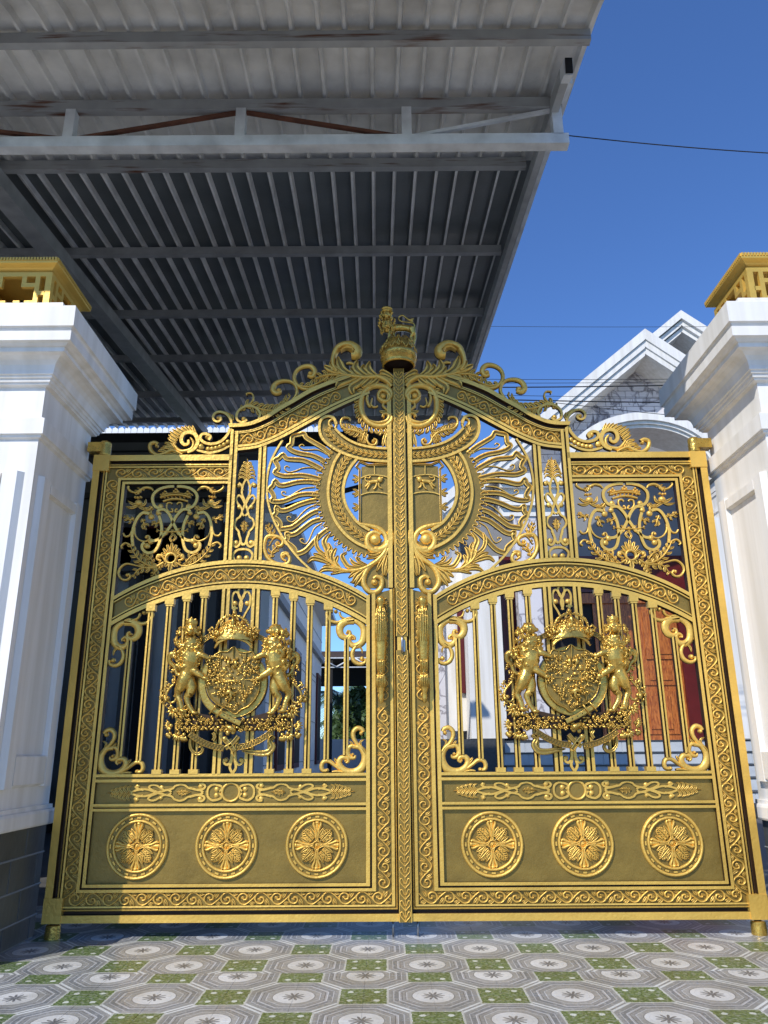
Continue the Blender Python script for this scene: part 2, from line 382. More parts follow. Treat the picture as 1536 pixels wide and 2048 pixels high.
# arch of the lower opening
def curve3(P, n=40, x0=None, x1=None):           # circle through three points, returned as z(x)
    (ax, ay), (bx, by), (cx, cy) = P
    d = 2*(ax*(by-cy)+bx*(cy-ay)+cx*(ay-by))
    ux = ((ax*ax+ay*ay)*(by-cy)+(bx*bx+by*by)*(cy-ay)+(cx*cx+cy*cy)*(ay-by))/d
    uy = ((ax*ax+ay*ay)*(cx-bx)+(bx*bx+by*by)*(ax-cx)+(cx*cx+cy*cy)*(bx-ax))/d
    r = math.hypot(ax-ux, ay-uy)
    return lambda x: uy+math.sqrt(max(0, r*r-(x-ux)**2))
zE, zMid = (G(230, 1192)[1]+zarchR)/2, G(488, 1121)[1]
zE2, zMid2 = (G(223, 1253)[1]+G(731, 1249)[1])/2, G(485, 1178)[1]
arcT = curve3([(xi0, zE), (UC, zMid), (xi1, zE)]); arcB = curve3([(xi0, zE2), (UC, zMid2), (xi1, zE2)])
AX = [xi0+(xi1-xi0)*i/44 for i in range(45)]
ruled('arched_rail', [(x, arcT(x)) for x in AX], [(x, arcB(x)) for x in AX], ARCH)
# S-shaped top beam
TT = smooth([top_u(x, y) for x, y in pts('205,815 300,812 380,795 480,750 560,697 660,640 760,580 860,535 960,500 1080,460')], 5)
BB = smooth([top_u(x, y) for x, y in pts('262,1003 400,985 500,950 600,905 700,850 800,795 900,740 1000,690 1110,640 1200,600')], 5)
TA = [along(TT, i/40)[0] for i in range(41)]; BA = [along(BB, i/40)[0] for i in range(41)]
BEAM = [(0, .03, 2), (0, -.04, 0), (.135, -.04, 2), (.15, .0, 2), (.25, .0, 2), (.26, -.02, 0), (.295, -.02, 2), (.3, 0, 2), (.32, 0, 0), (.325, -.024, 0), (.355, -.024, 1), (.36, -.004, 1), (.785, -.004, 0), (.79, -.028, 0),
        (.87, -.028, 2), (.875, -.006, 2), (.905, -.006, 0), (.91, -.032, 0), (1, -.032, 2), (1, .03, 1), (0, .03, 1)]
ruled('top_beam', TA, BA, BEAM)
# uprights
UPR = [(0, .03, 2), (0, -.034, 0), (.38, -.034, 2), (.40, -.004, 2), (.47, -.004, 0), (.49, -.015, 0), (.53, -.015, 2), (.55, -.004, 2), (.6, -.004, 0), (.62, -.034, 0), (1, -.034, 2), (1, .03, 1), (0, .03, 1)]
xa = G(455.5, 1000)[0]; wb = .062
ruled('upright', [(xa, arcT(xa)-.005), (xa, G(462, 860)[1])], [(xa+wb, arcT(xa+wb)-.005), (xa+wb, G(474, 868)[1])], UPR)
xb = G(514.5, 1000)[0]
ruled('upright', [(xb, arcT(xb)-.005), (xb, G(519, 899)[1])], [(xb+.060, arcT(xb+.06)-.005), (xb+.060, G(535, 894)[1])], UPR)
# lower opening: double uprights and bars
for x in (G(434, 1545)[0], G(497.5, 1545)[0]):
    ruled('upright', [(x-.030, zB1-.002), (x-.030, arcB(x)+.004)], [(x+.030, zB1-.002), (x+.030, arcB(x)+.004)], UPR)
xbars = [G(p, 1545)[0] for p in (314.8, 350.7, 387.8, 539, 577.7, 613.6)]
for x in xbars:
    b = MB(); x0, x1 = x-.021, x+.021
    b.rib([(x, zB1), (x, arcB(x)+.004)], .020, .026, back=.02, prof='bar')
    ob = b.build('bar', GM, leaf)
    zt = arcB(x)
    b = MB(); b.box((x-.034, -.034, zt-.038), (x+.034, .022, zt+.012), 0); b.box((x-.027, -.030, zt-.052), (x+.027, .022, zt-.038), 0); b.build('capital', GM, ob)
    b = MB(); b.box((x-.034, -.034, zB1-.002), (x+.034, .022, zB1+.030), 0); b.build('foot', GM, ob)
c5 = crop(590, 1180, 5.39)
for mir in (False, True):
    for x, y0, y1, capi in (((G(652, 1545)[0]), c5(340, 1830)[1], None, True), (G(691, 1545)[0], c5(545, 1780)[1], c5(550, 530)[1], False)):
        xx = 2*UC-x if mir else x
        b = MB(); b.rib([(xx, y0), (xx, y1 if y1 else arcB(x)+.004)], .019, .024, back=.02, prof='bar'); ob = b.build('bar', GM, leaf)
        if capi:
            b = MB(); zt = arcB(x); b.box((xx-.034, -.034, zt-.038), (xx+.034, .022, zt+.012), 0); b.build('capital', GM, ob)
# candelabra ends in the lower opening
uc2 = (G(434, 1545)[0]+G(497.5, 1545)[0])/2
mb = MB()
def ft(s_, yy): return (uc2+s_/75*.080, arcB(UC)+.01-(yy-1262)*.00106)
for sg in (1, -1):
    for P_, w_ in (('10,1262 24,1290 16,1330 0,1355 -8,1390 4,1440', 8), ('62,1375 66,1330 44,1292 16,1318 4,1352', 8), ('68,1340 62,1400 36,1450 16,1500', 7)):
        mb.rib([ft(x*sg, y) for x, y in smooth(pts(P_), 4)], w_*.0011, .012, prof='flat')
    mb.dome(ft(44*sg, 1378), .021, .014, back=.012)
mb.build('pierced_panel', GM, leaf)
mb = MB()
zz = zB1
for sg in (1, -1):
    mb.rib(smooth([(uc2+sg*a, zz+b) for a, b in ((.0, .0), (.022, .04), (.012, .09), (.012, .16), (.03, .24))], 4), .010, .012, prof='flat')
    mb.rib(smooth([(uc2+sg*a, zz+b) for a, b in ((.012, .14), (.018, .09), (.040, .060), (.068, .075), (.066, .10))], 4), .009, .012, prof='flat')
    mb.dome((uc2+sg*.056, zz+.092), .019, .014, back=.012)
mb.build('pierced_panel', GM, leaf)

# ---------------------------------------------------------------- acanthus helpers (crop coordinates)
WK = [1.0]
def scroll(mb, c, p, w, tp=None, sp=None, ball=None, h=.02, prof='round', n=5, y=0, back=.012):
    P = smooth(pts(p), n); w = w*(1.28 if prof == 'round' else 1.12)*WK[0]
    if sp: P = P+spiral(*sp)[1:]
    k = c.sc(*P[0][:2])
    mb.rib([c(*q) for q in P], w*k, h, y=y, back=back, prof=prof, tp=tp)
    if ball: mb.dome(c(ball[0], ball[1]), ball[2]*k, h*1.35, y=y, back=back)
def lobe(mb, c, p, w, h=.016, y=0, tp=(.45, 1, .9, .12), n=4, prof='leaf', back=.01):
    P = smooth(pts(p), n); k = c.sc(*P[0][:2])
    mb.rib([c(*q) for q in P], w*k, h, y=y, back=back, prof=prof, tp=tp)
def acan(mb, c, p, W, n=7, w=None, side=0, h=.02, t0=.05, t1=.95, sweep=.9, prof=(.5, 1, .9, .35), y=0, wl=1.0, back=.012):
    """acanthus: spine through p (crop coords), lobes of length W on one or both sides"""
    P = smooth(pts(p), 5); k = c.sc(*P[0][:2]); w = w or W*.16
    mb.rib([c(*q) for q in P], w*k, h*1.12, y=y, back=back, tp=(1, 1, .8, .3))
    mb.rib([c(*q) for q in P], W*.26*k*(1 if side == 0 else .6), h*.4, y=y, back=back, prof='ridge', tp=(prof[0], max(prof), prof[-2] if len(prof) > 2 else 1, prof[-1]*.5), topm=1)
    for i in range(n):
        t = t0+(t1-t0)*i/max(1, n-1); (x, yy), (dx, dy) = along(P, t)
        q = t*(len(prof)-1); a = min(int(q), len(prof)-2); L = W*(prof[a]+(prof[a+1]-prof[a])*(q-a))
        for sg in ((1, -1) if side == 0 else (side,)):
            nx, ny = -dy*sg, dx*sg
            def o(f, g): return (x+dx*L*f+nx*L*g, yy+dy*L*f+ny*L*g)
            Q = smooth([o(0, 0), o(.28*sweep, .42), o(.62*sweep, .74), o(1.05*sweep, .80)], 3)
            lw = W*.24*wl*(.6+.4*L/W)
            mb.rib([c(*z) for z in Q], lw*k, h*(.8+.1*(i % 2)), y=y, back=back, prof='leaf', tp=(.5, 1.05, .9, .12))
def part(name, fn, mats=GM, parent=leaf):
    mb = MB(); fn(mb); return mb.build(name, mats, parent)
# corner scrolls of the lower opening
def corner_top(mb, c):
    scroll(mb, c, '410,235 370,225 345,260 380,330 450,350 520,330 590,300 640,320', 13, (.8, 1, .9, .6))
    scroll(mb, c, '640,335 560,335 500,370 480,430 500,490 550,515 590,490 590,450 560,440', 24, (1, 1.2, 1, .6, .3), ball=(560, 462, 15))
    scroll(mb, c, '560,345 650,335 720,380 745,450 735,540 690,590 630,600 590,570 585,520 615,495 645,515 640,540', 22, (.6, 1, 1.2, 1, .8, .5, .3), ball=(622, 530, 14))
    scroll(mb, c, '700,580 640,630 615,700 640,770 700,800 755,780 760,740', 14, (.4, 1, 1.1, .9, .8), ball=(722, 742, 26))
    scroll(mb, c, '480,240 500,290 560,310 620,305', 9, (1, .8, .3)); lobe(mb, c, '560,320 500,350 450,385', 14)
    lobe(mb, c, '690,610 720,640 725,690', 12); lobe(mb, c, '740,470 765,500 760,560', 14); mb.dome(c(440, 232), 22*c.sc(0, 0), .03, back=.012)
def corner_bot(mb, c):
    scroll(mb, c, '740,1530 720,1500 670,1490 630,1530 630,1590 670,1660 720,1700 760,1760', 16, (.9, 1, 1, .8, .7))
    mb.dome(c(715, 1545), 22*c.sc(0, 0), .03, back=.012)
    scroll(mb, c, '650,1680 590,1690 565,1750 590,1800 640,1810 650,1780', 18, (.5, 1, 1.1, .7, .3), ball=(622, 1772, 16))
    scroll(mb, c, '620,1690 700,1700 750,1770 750,1860 710,1930 640,1965 560,1960 500,1920 475,1860 500,1810 560,1810 575,1845 550,1865', 24, (.5, .9, 1.2, 1.1, 1, .8, .6, .3), ball=(545, 1845, 15))
    scroll(mb, c, '490,1930 430,1890 370,1845 310,1850 285,1900 300,1945 350,1950', 15, (.8, .9, 1, 1, .8), ball=(345, 1945, 22))
    lobe(mb, c, '480,1890 440,1840 425,1810', 14); lobe(mb, c, '470,1900 465,1850 500,1800', 12)
    lobe(mb, c, '640,1690 610,1650 590,1630', 12); lobe(mb, c, '720,1700 705,1640 750,1610', 12)
    scroll(mb, c, '520,1965 450,1955 400,1960', 10, (.5, 1, .6))
WK[0] = 1.22
for cc in (c5, c5.m(UC)):
    part('corner_scroll', lambda m: corner_top(m, cc)); part('corner_scroll', lambda m: corner_bot(m, cc))

WK[0] = 1.0
# ---------------------------------------------------------------- sun with flaming rays (crop 500,860 x6.024)
cs = crop(500, 860, 6.024)
RAYS = [('980,300 880,220 760,150 680,100 650,50 600,60 520,80 510,130 500,180 460,210 520,260 620,290 740,310 840,350 900,390', '930,290 820,240 720,240 650,240 610,220 595,195 630,175 655,195'),
 ('870,480 760,420 640,370 520,360 440,350 400,300 350,345 300,370 330,420 340,470 300,515 370,550 450,560 600,550 720,565 850,600', '860,500 750,455 640,460 560,490 480,510 430,490 420,450 450,435 475,455'),
 ('830,640 700,625 560,635 420,670 350,665 305,615 280,675 240,715 275,770 290,820 262,860 340,870 440,850 580,790 700,775 820,780', '780,690 650,705 560,750 480,800 420,795 385,775 390,745 425,745 430,765'),
 ('800,850 700,870 580,910 460,965 370,975 320,935 320,1000 285,1050 340,1090 370,1140 362,1195 440,1190 520,1170 640,1080 740,1010 820,980', '800,900 700,940 620,1010 570,1070 510,1110 455,1090 450,1050 485,1045 490,1065'),
 ('850,1080 750,1110 640,1190 560,1250 490,1270 445,1250 455,1310 435,1350 500,1400 540,1440 560,1495 640,1475 700,1430 780,1340 860,1260 940,1200', '870,1120 780,1180 740,1260 710,1330 670,1375 615,1350 605,1320 640,1310 650,1330')]
kk = cs.sc(600, 800)
for a, b in RAYS:
    def fr(m):
        P = pts(a); Q = []
        # keep the ogee tips sharp: smooth the pieces between tips
        m.rib([cs(*q) for q in smooth(P, 3)], 29*kk, .018, prof='chan', back=.014)
    o = part('flame_ray', fr)
    part('curl', lambda m: m.rib([cs(*q) for q in smooth(pts(b), 4)], 8.5*kk, .010, back=.012, tp=(1, 1, .9, .8)), parent=o)
part('sun_rim', lambda m: m.rib([cs(*q) for q in smooth(pts('395,130 300,290 240,430 207,600 205,720 220,880 275,1060 340,1200 430,1350 560,1520 690,1650 810,1750'), 4)], 14*kk, .02, prof='flat', back=.014))
# toothed plate behind the wreath
cS = top_u; k3 = cS.sc(900, 1300)
outer = smooth(pts('935,990 890,1080 845,1190 830,1300 848,1420 885,1520 950,1610 1040,1680 1130,1725 1200,1735'), 6)
inner = smooth(pts('1100,1040 1040,1150 1010,1290 1035,1400 1090,1490 1180,1570 1290,1620'), 6)
def toothed(m):
    O = []; n = 24
    for i in range(n*10+1):
        t = i/(n*10); (x, y), (dx, dy) = along(outer, t); o = 15*math.cos(t*n*2*PI)-4*math.cos(t*n*6*PI); O.append((x-dy*o*-1*-1, y+dx*o))
    I = [along(inner, i/(n*10))[0] for i in range(n*10+1)]
    OW = [cS(*p) for p in O]; IW = [cS(*p) for p in I]
    m.strip([(p[0], -.004, p[1]) for p in OW], [(p[0], -.004, p[1]) for p in IW], 1, False)
    m.strip([(p[0], .016, p[1]) for p in OW], [(p[0], .016, p[1]) for p in IW], 1, False)
    m.rib(OW, 3.4*k3, .012, back=.018)
    for i in range(12):                             # small tongues
        (x, y), (dx, dy) = along(outer, .04+i*.078); nx, ny = dy, -dx
        q = [(x+dx*a*1.0-nx*b, y+dy*a-ny*b) for a, b in ((-9, 16), (-10, 30), (0, 38), (10, 30), (9, 16))]
        if cS(*q[2])[0] < -.25: m.rib([cS(*z) for z in smooth(q, 3)], 2.6*k3, .008, y=-.004, back=.001)
part('toothed_plate', toothed)
L1 = smooth(pts('1000,1000 950,1080 920,1180 905,1290 920,1400 960,1500 1030,1590 1110,1650 1200,1690'), 6)
L2 = smooth(pts('1110,1055 1060,1120 1025,1200 1012,1290 1030,1380 1070,1450 1120,1510 1200,1560'), 6)
part('wreath_rim', lambda m: m.rib([cS(*q) for q in L1], 11*k3, .020, y=-.003, prof='flat', back=.015))
part('wreath_rim', lambda m: m.rib([cS(*q) for q in L2], 11*k3, .020, y=-.003, prof='flat', back=.015))
def leafchain(name, A, B, n, L, wl, parent=leaf, rev=False, k=k3, c=cS, y=-.006):
    C = [lerp(along(A, i/60)[0], along(B, i/60)[0], .5) for i in range(61)]
    if rev: C = C[::-1]
    r = []
    for i in range(n):
        t = (i+.5)/n*.97; (x, yy), (dx, dy) = along(C, t)
        m = MB()
        for sg in (1, -1):
            nx, ny = -dy*sg, dx*sg
            P = smooth([(x, yy), (x+dx*L*.35+nx*L*.30, yy+dy*L*.35+ny*L*.30), (x+dx*L*.8+nx*L*.62, yy+dy*L*.8+ny*L*.62), (x+dx*L*1.25+nx*L*.66, yy+dy*L*1.25+ny*L*.66)], 3)
            m.rib([c(*q) for q in P], wl*k, .014, y=y, back=.003, prof='leaf', tp=(.4, 1, .95, .12))
        if i % 2 == 0: m.dome(c(x+dx*L*.8, yy+dy*L*.8), 4*k, .012, y=y)
        r.append(m.build('wreath_leaf', GM, parent))
    m = MB(); m.rib([c(*q) for q in C], 3*k, .012, y=y, back=.003); m.build('wreath_stem', GM, parent)
wb1 = part('wreath_bed', lambda m: [m.strip([(p[0], yy, p[1]) for p in [cS(*along(L1, i/50)[0]) for i in range(51)]], [(p[0], yy, p[1]) for p in [cS(*along(L2, i/50)[0]) for i in range(51)]], 1, False) for yy in (-.006, .014)])
leafchain('w', L1, L2, 17, 38, 9, wb1, rev=True)
# collar above the wreath
C1 = smooth(pts('905,770 860,790 845,850 870,920 940,980 1030,1025 1130,1055 1230,1070 1345,1076'), 6)
C2 = smooth(pts('955,845 1000,890 1060,930 1130,958 1230,978 1345,985'), 6)
part('collar_rim', lambda m: (m.rib([cS(*q) for q in smooth(pts('940,830 915,822 915,790 945,775 965,800 955,840'), 4)][::-1]+[], 9*k3, .02, y=-.004, back=.014), m.rib([cS(*q) for q in smooth(pts('962,815 945,770 900,758 855,785 845,850 870,920 940,980 1030,1025 1130,1055 1230,1070 1345,1076'), 5)], 11*k3, .022, y=-.004, prof='flat', back=.016)))
part('collar_rim', lambda m: m.rib([cS(*q) for q in C2], 10*k3, .022, y=-.004, prof='flat', back=.016))
cb = part('collar_bed', lambda m: [m.strip([(p[0], yy, p[1]) for p in [cS(*along(C1, i/40)[0]) for i in range(41)]], [(p[0], yy, p[1]) for p in [cS(*along(C2, i/40)[0]) for i in range(41)]], 1, False) for yy in (-.007, .013)])
leafchain('c', C1[10:], C2, 14, 30, 8, cb, rev=True, y=-.008)
# shield
def shield(m):
    m.plate([cS(x, y) for x, y in pts('1140,1110 1185,1100 1345,1095 1345,1640 1290,1570 1210,1535 1135,1510')], -.002, .014, 1)
    m.rib([cS(x, y) for x, y in pts('1345,1092 1190,1098 1130,1075 1105,1110 1128,1130 1128,1505 1200,1525 1270,1550 1330,1610')], 8*k3, .016, prof='chan', y=-.002)
    for p in ('1135,1190 1180,1172 1240,1168 1300,1176 1340,1190', '1135,1310 1180,1295 1240,1290 1300,1296 1340,1308'):
        m.rib([cS(*q) for q in smooth(pts(p), 4)], 4.5*k3, .012, y=-.002, prof='flat', back=0)
    m.rib([cS(1232, 1105), cS(1234, 1168)], 4*k3, .012, y=-.002, prof='flat', back=0)
    for yy in (1190, 1290, 1390):
        for a, b in ((-42, -22), (-48, 10), (-34, 30)): lobe(m, cS, [(1122, yy), (1122+a*.5, yy+b*.7), (1122+a, yy+b)], 9)
sh = part('shield_plate', shield)
def small_lion(m):
    k = k3
    def T(p, r, d=.018):
        P = smooth(pts(p), 4); m.tube([(cS(*q)[0], -.006-d*.3, cS(*q)[1]) for q in P], [a*k for a in r], 7)
    T('1255,1215 1225,1215 1195,1222', (15, 12, 13)); m.ball((cS(1272, 1200)[0], -.012, cS(1272, 1200)[1]), (20*k, 12*k, 22*k)); m.ball((cS(1288, 1190)[0], -.014, cS(1288, 1190)[1]), (9*k, 9*k, 8*k))
    T('1262,1225 1265,1250 1285,1262', (8, 6, 5)); T('1250,1225 1240,1255 1225,1270', (8, 6, 5)); T('1200,1228 1190,1250 1178,1270', (9, 6, 5)); T('1192,1225 1175,1245 1165,1250', (9, 6, 5))
    T('1190,1218 1168,1205 1170,1185 1192,1190 1205,1180', (5, 4, 4, 4, 5))
part('lion_relief', small_lion, parent=sh)
# large volute and lower acanthus
cv = crop(600, 1040, 6.982)
def volute(m):
    scroll(m, cS, '1345,1560 1345,1640 1290,1690 1230,1690', 26, (.7, 1, .9, .6), h=.03)
    scroll(m, cS, '1130,1515 1190,1525 1260,1545 1310,1590 1318,1650 1290,1695 1240,1705 1195,1680 1178,1630 1200,1585 1240,1572 1275,1590', 17, (.6, .9, 1, 1, .9, .7), h=.026, ball=(1238, 1622, 42))
    scroll(m, cv, '1235,300 1185,450 1055,590 860,690 650,712 500,650 400,560 352,450', 26, (1, 1.1, 1, .8, .7, .6, .4), h=.03)
    for q, w in (('400,520 262,420 226,300 255,200', 30), ('425,565 372,400 340,300 412,195', 40), ('420,560 400,455 432,400 398,325', 28), ('505,645 450,540 470,450 512,398', 36), ('565,672 500,600 512,540 540,505', 30),
                 ('400,585 280,500 188,478', 28), ('425,612 300,560 180,540 105,602', 33), ('565,705 400,650 318,658', 26), ('655,724 480,690 340,690 262,742', 33), ('705,724 580,720 428,762', 24),
                 ('905,662 700,662 620,580 590,500 655,462', 34), ('900,650 760,612 700,540', 27), ('935,632 832,582 796,535 845,548', 24), ('862,702 762,742 678,812', 28), ('902,702 802,772 728,885', 34), ('945,684 862,782 762,932', 34),
                 ('1200,480 1130,600 1068,722', 26), ('1216,500 1172,650 1172,782', 30), ('1222,520 1228,640 1196,790', 24), ('1205,330 1130,440 1010,482 925,455', 24), ('1205,380 1100,500 928,545', 22)):
        lobe(m, cv, q, w, .028, tp=(.5, 1.05, 1.05, .3), n=5)
    scroll(m, cS, '1345,1660 1300,1740 1210,1800 1165,1860 1155,1930 1190,1985 1240,1995 1280,1960 1285,1905 1250,1885 1225,1900', 15, (.8, 1, 1.1, 1, 1, .9, .6), h=.026, ball=(1232, 1925, 24))
part('volute', volute)
# C-scroll in the corner of the sun field
def csc(m):
    scroll(m, cs, '470,1500 440,1480 390,1490 380,1530 400,1560 440,1580', 13, (.8, 1, .9, .8))
    scroll(m, cs, '385,1530 430,1500 475,1530 475,1590 430,1620 340,1620 240,1570 180,1470 175,1370 210,1290 290,1280 360,1300 400,1340 380,1395 330,1400 310,1370', 20, (.5, .8, 1, 1.1, 1, 1, .9, .8, .4), ball=(335, 1365, 26), h=.024)
    m.dome(cs(400, 1520), 30*kk, .03, back=.01)
    acan(m, cs, '230,1310 250,1230 220,1150', 60, 4, 10, 0, .02); acan(m, cs, '260,1540 270,1470 330,1410', 60, 4, 10, 0, .02); lobe(m, cs, '260,1280 290,1240 300,1190', 14)
    acan(m, cs, '330,1290 280,1320 230,1400', 30, 4, 8, 1, .02)
part('corner_scroll', csc)

# ---------------------------------------------------------------- monogram panel (crop 130,820 x4.389)
cm = crop(130, 820, 4.389); km = cm.sc(900, 900)
um0 = cm(965, 672)[0]; um1 = cm(935, 1300)[0]; umc = (um0+um1)/2
cmm = cm.m(umc)
def both(fn):
    def g(m):
        for c in (cm, cmm): fn(m, c)
    return g
def mono(m, c):
    fl_ = dict(prof='flat', h=.014, back=.012)
    scroll(m, c, '852,850 830,862 795,850 772,800 780,745 830,700 900,678 962,674', 12, **fl_); m.dome(c(838, 845), 24*km, .016, back=.012)
    scroll(m, c, '815,900 830,880 880,880 925,930 955,1000 1000,1080 1060,1140 1125,1150', 12, **fl_); m.dome(c(820, 905), 24*km, .016, back=.012)
    m.dome(c(1122, 1150), 26*km, .016, back=.012)
    scroll(m, c, '828,930 848,1000 850,1080 830,1170 795,1235 735,1258 688,1230 680,1190 700,1165', 12, **fl_); m.dome(c(718, 1192), 26*km, .016, back=.012)
    scroll(m, c, '745,915 690,905 640,950 605,1030 592,1110 600,1200', 12, **fl_); m.dome(c(757, 937), 27*km, .016, back=.012)
both_m = part('monogram', both(mono))
def mono2(m, c):
    scroll(m, c, '612,1030 615,1090 645,1135 700,1155 740,1135 735,1105 710,1110', 6, h=.012, ball=(715, 1118, 14))
    scroll(m, c, '945,872 945,895 915,890 893,860 900,820 930,815 942,830', 6, h=.012); m.dome(c(938, 870), 10*km, .012, back=.01)
    # leaves of the field
    acan(m, c, '680,960 700,1010 700,1040', 40, 3, 6, 0, .016); acan(m, c, '840,980 800,1000 770,1000', 36, 3, 6, 0, .016)
    acan(m, c, '770,850 740,880 700,885', 40, 4, 7, 0, .016); acan(m, c, '610,950 570,965 525,940', 34, 4, 7, 0, .016)
    scroll(m, c, '590,1050 570,1100 530,1110 512,1085', 7, (.4, 1, 1, 1), h=.014)
    acan(m, c, '955,1070 880,1070 810,1060', 34, 4, 7, 0, .018)
    # bud and corner curl
    m.dome(c(645, 815), 34*km, .024, rz=28*km, back=.01); m.dome(c(640, 770), 13*km, .02, back=.01); m.dome(c(665, 765), 11*km, .02, back=.01); m.dome(c(618, 768), 11*km, .02, back=.01)
    for q in ('650,835 600,830 555,800', '640,845 590,860 535,850', '660,840 700,830 715,785', '700,880 670,860 640,850'): lobe(m, c, q, 13)
    scroll(m, c, '780,715 760,690 715,680 670,700 640,740', 10, (.4, 1, 1, .6), h=.016); scroll(m, c, '650,730 590,720 555,690 560,670', 9, (.5, 1, .8), h=.016)
    acan(m, c, '700,690 650,710 620,740', 26, 4, 6, 0, .016)
    # wings below
    scroll(m, c, '885,1340 860,1290 820,1275 810,1310 850,1325', 9, (.6, 1, 1, .7), h=.018); m.dome(c(825, 1290), 18*km, .022, back=.01)
    acan(m, c, '870,1340 800,1375 720,1360 650,1310 600,1240 575,1180', 52, 8, 9, 0, .02, prof=(.4, .8, 1, 1, .8, .5)); scroll(m, c, '575,1185 530,1170 495,1200 510,1220', 8, (.8, 1, .8), h=.018)
    acan(m, c, '780,1340 740,1290 690,1270', 40, 4, 7, 0, .018)
part('scroll_work', both(mono2))
def crownlet(m):
    X = lambda x, y: cm(x+2, y)
    for p, w, h in (('862,805 915,788 970,783 1025,788 1082,805', 10, .02), ('838,772 900,754 970,748 1040,754 1108,772', 9, .024), ('842,756 900,738 970,732 1040,738 1104,756', 5, .018)):
        m.rib([X(*q) for q in smooth(pts(p), 4)], w*km, h, back=.01)
    for x in (872, 905, 940, 975, 1010, 1045, 1078): m.dome(X(x, 770-abs(0)+(x-970)**2/9000), 8*km, .03)
    for x, y in ((878, 735), (972, 716), (1076, 735)):
        for a, b in ((0, -18), (-16, 0), (16, 0), (0, 8)): m.dome(X(x+a, y+b), 12*km, .02, back=.01)
    for x, y in ((842, 745), (1112, 745)): m.dome(X(x, y), 9*km, .02, back=.01)
part('crownlet', crownlet)
def flower(m):
    cx, cy = 933, 1305; w = cm(cx, cy)
    m.rib([(w[0]+.040*math.cos(a*PI/12), w[1]+.040*math.sin(a*PI/12)) for a in range(24)], .011, .024, closed=True)
    for a in (-62, -40, -18, 0, 18, 40, 62):
        r = math.radians(a); L = .125-abs(a)*.0006
        P = [(w[0]+.045*math.sin(r), w[1]+.045*math.cos(r)), (w[0]+L*.75*math.sin(r), w[1]+L*.75*math.cos(r)), (w[0]+L*math.sin(r), w[1]+L*math.cos(r))]
        m.rib(P, .014, .022, tp=(.5, 1, .5), prof='leaf')
    for a in (150, 180, 210):
        r = math.radians(a); L = .115 if a == 180 else .08
        m.rib([(w[0]+.045*math.sin(r), w[1]+.045*math.cos(r)), (w[0]+L*.7*math.sin(r), w[1]+L*.7*math.cos(r)), (w[0]+L*math.sin(r), w[1]+L*math.cos(r))], .02, .022, tp=(.5, 1.1, .2), prof='leaf')
    lobe(m, cm, '940,1160 925,1130 950,1095 975,1120 950,1150', 9, tp=(1, 1, 1, 1))
part('sunflower_boss', flower)
def tail(m):
    acan(m, cm, '870,1345 790,1385 700,1385 640,1410 600,1470', 50, 6, 9, 0, .018)
    scroll(m, cm, '700,1390 620,1365 540,1352 485,1390 470,1440 500,1485 545,1492 575,1465 560,1440', 9, (.4, .8, 1, 1, 1, .9), h=.018, ball=(548, 1450, 16))
    acan(m, cm, '840,1380 800,1420 770,1460', 34, 4, 6, 0, .016)
part('scroll_work', tail)

# ---------------------------------------------------------------- cresting above the beam
ct = crop(280, 680, 3.84)
def crest1(m):
    scroll(m, ct, '695,700 705,640 680,590 640,563 595,562 566,590 572,622 600,634 625,618 618,596', 9, h=.024, prof='flat', ball=(604, 604, 16))
    scroll(m, ct, '695,690 675,735 625,785 560,805 500,795 468,765 476,735 510,728 545,748 530,775', 11, h=.024, prof='flat', ball=(518, 752, 18))
    scroll(m, ct, '690,820 620,855 540,872 470,860 440,850', 10, (.7, 1, 1, .7), h=.02, prof='flat')
    for i in range(6): m.dome(ct(525+i*30, 838-i*i*2.2), 20*ct.sc(0, 0), .018, back=.01)
    m.dome(ct(465, 820), 26*ct.sc(0, 0), .02, back=.01)
    for i in range(4): lobe(m, ct, [(700-i*4, 640-i*14), (715-i*14, 600-i*10), (710-i*22, 575-i*8)], 11)
part('cresting_scroll', crest1)
def shell(m):                                      # leaf shell with two volutes on the side panel
    scroll(m, ct, '370,870 420,845 448,790 430,735 380,715 335,735 322,780 345,810 375,800 375,775', 14, (.7, 1, 1.1, 1, 1, .8, .6), h=.026, prof='flat')
    scroll(m, ct, '260,800 300,850 350,855 400,835 412,790 390,755', 12, (.5, 1, 1, .8, .5), h=.02)
    for i, (a, b, d, e) in enumerate(((440, 760, 405, 660), (425, 735, 375, 660), (405, 720, 345, 662), (380, 715, 315, 668), (350, 720, 280, 680), (325, 735, 250, 690), (305, 755, 228, 705), (290, 775, 222, 730), (280, 795, 215, 755), (270, 820, 190, 790), (262, 840, 175, 820))):
        lobe(m, ct, [(a, b), ((a+d)/2-4, (b+e)/2-4), (d, e)], 15, tp=(.5, 1, .9, .1))
    scroll(m, ct, '330,885 250,850 190,875 130,885 85,850 80,805 115,790 145,805', 13, (.5, .9, 1, 1, 1, .9), h=.024, ball=(130, 815, 14))
    for q in ('250,855 215,830 160,835', '270,850 230,800 190,800', '300,870 250,880 200,885', '220,870 170,850 140,860'): lobe(m, ct, q, 13)
part('shell_ornament', shell)
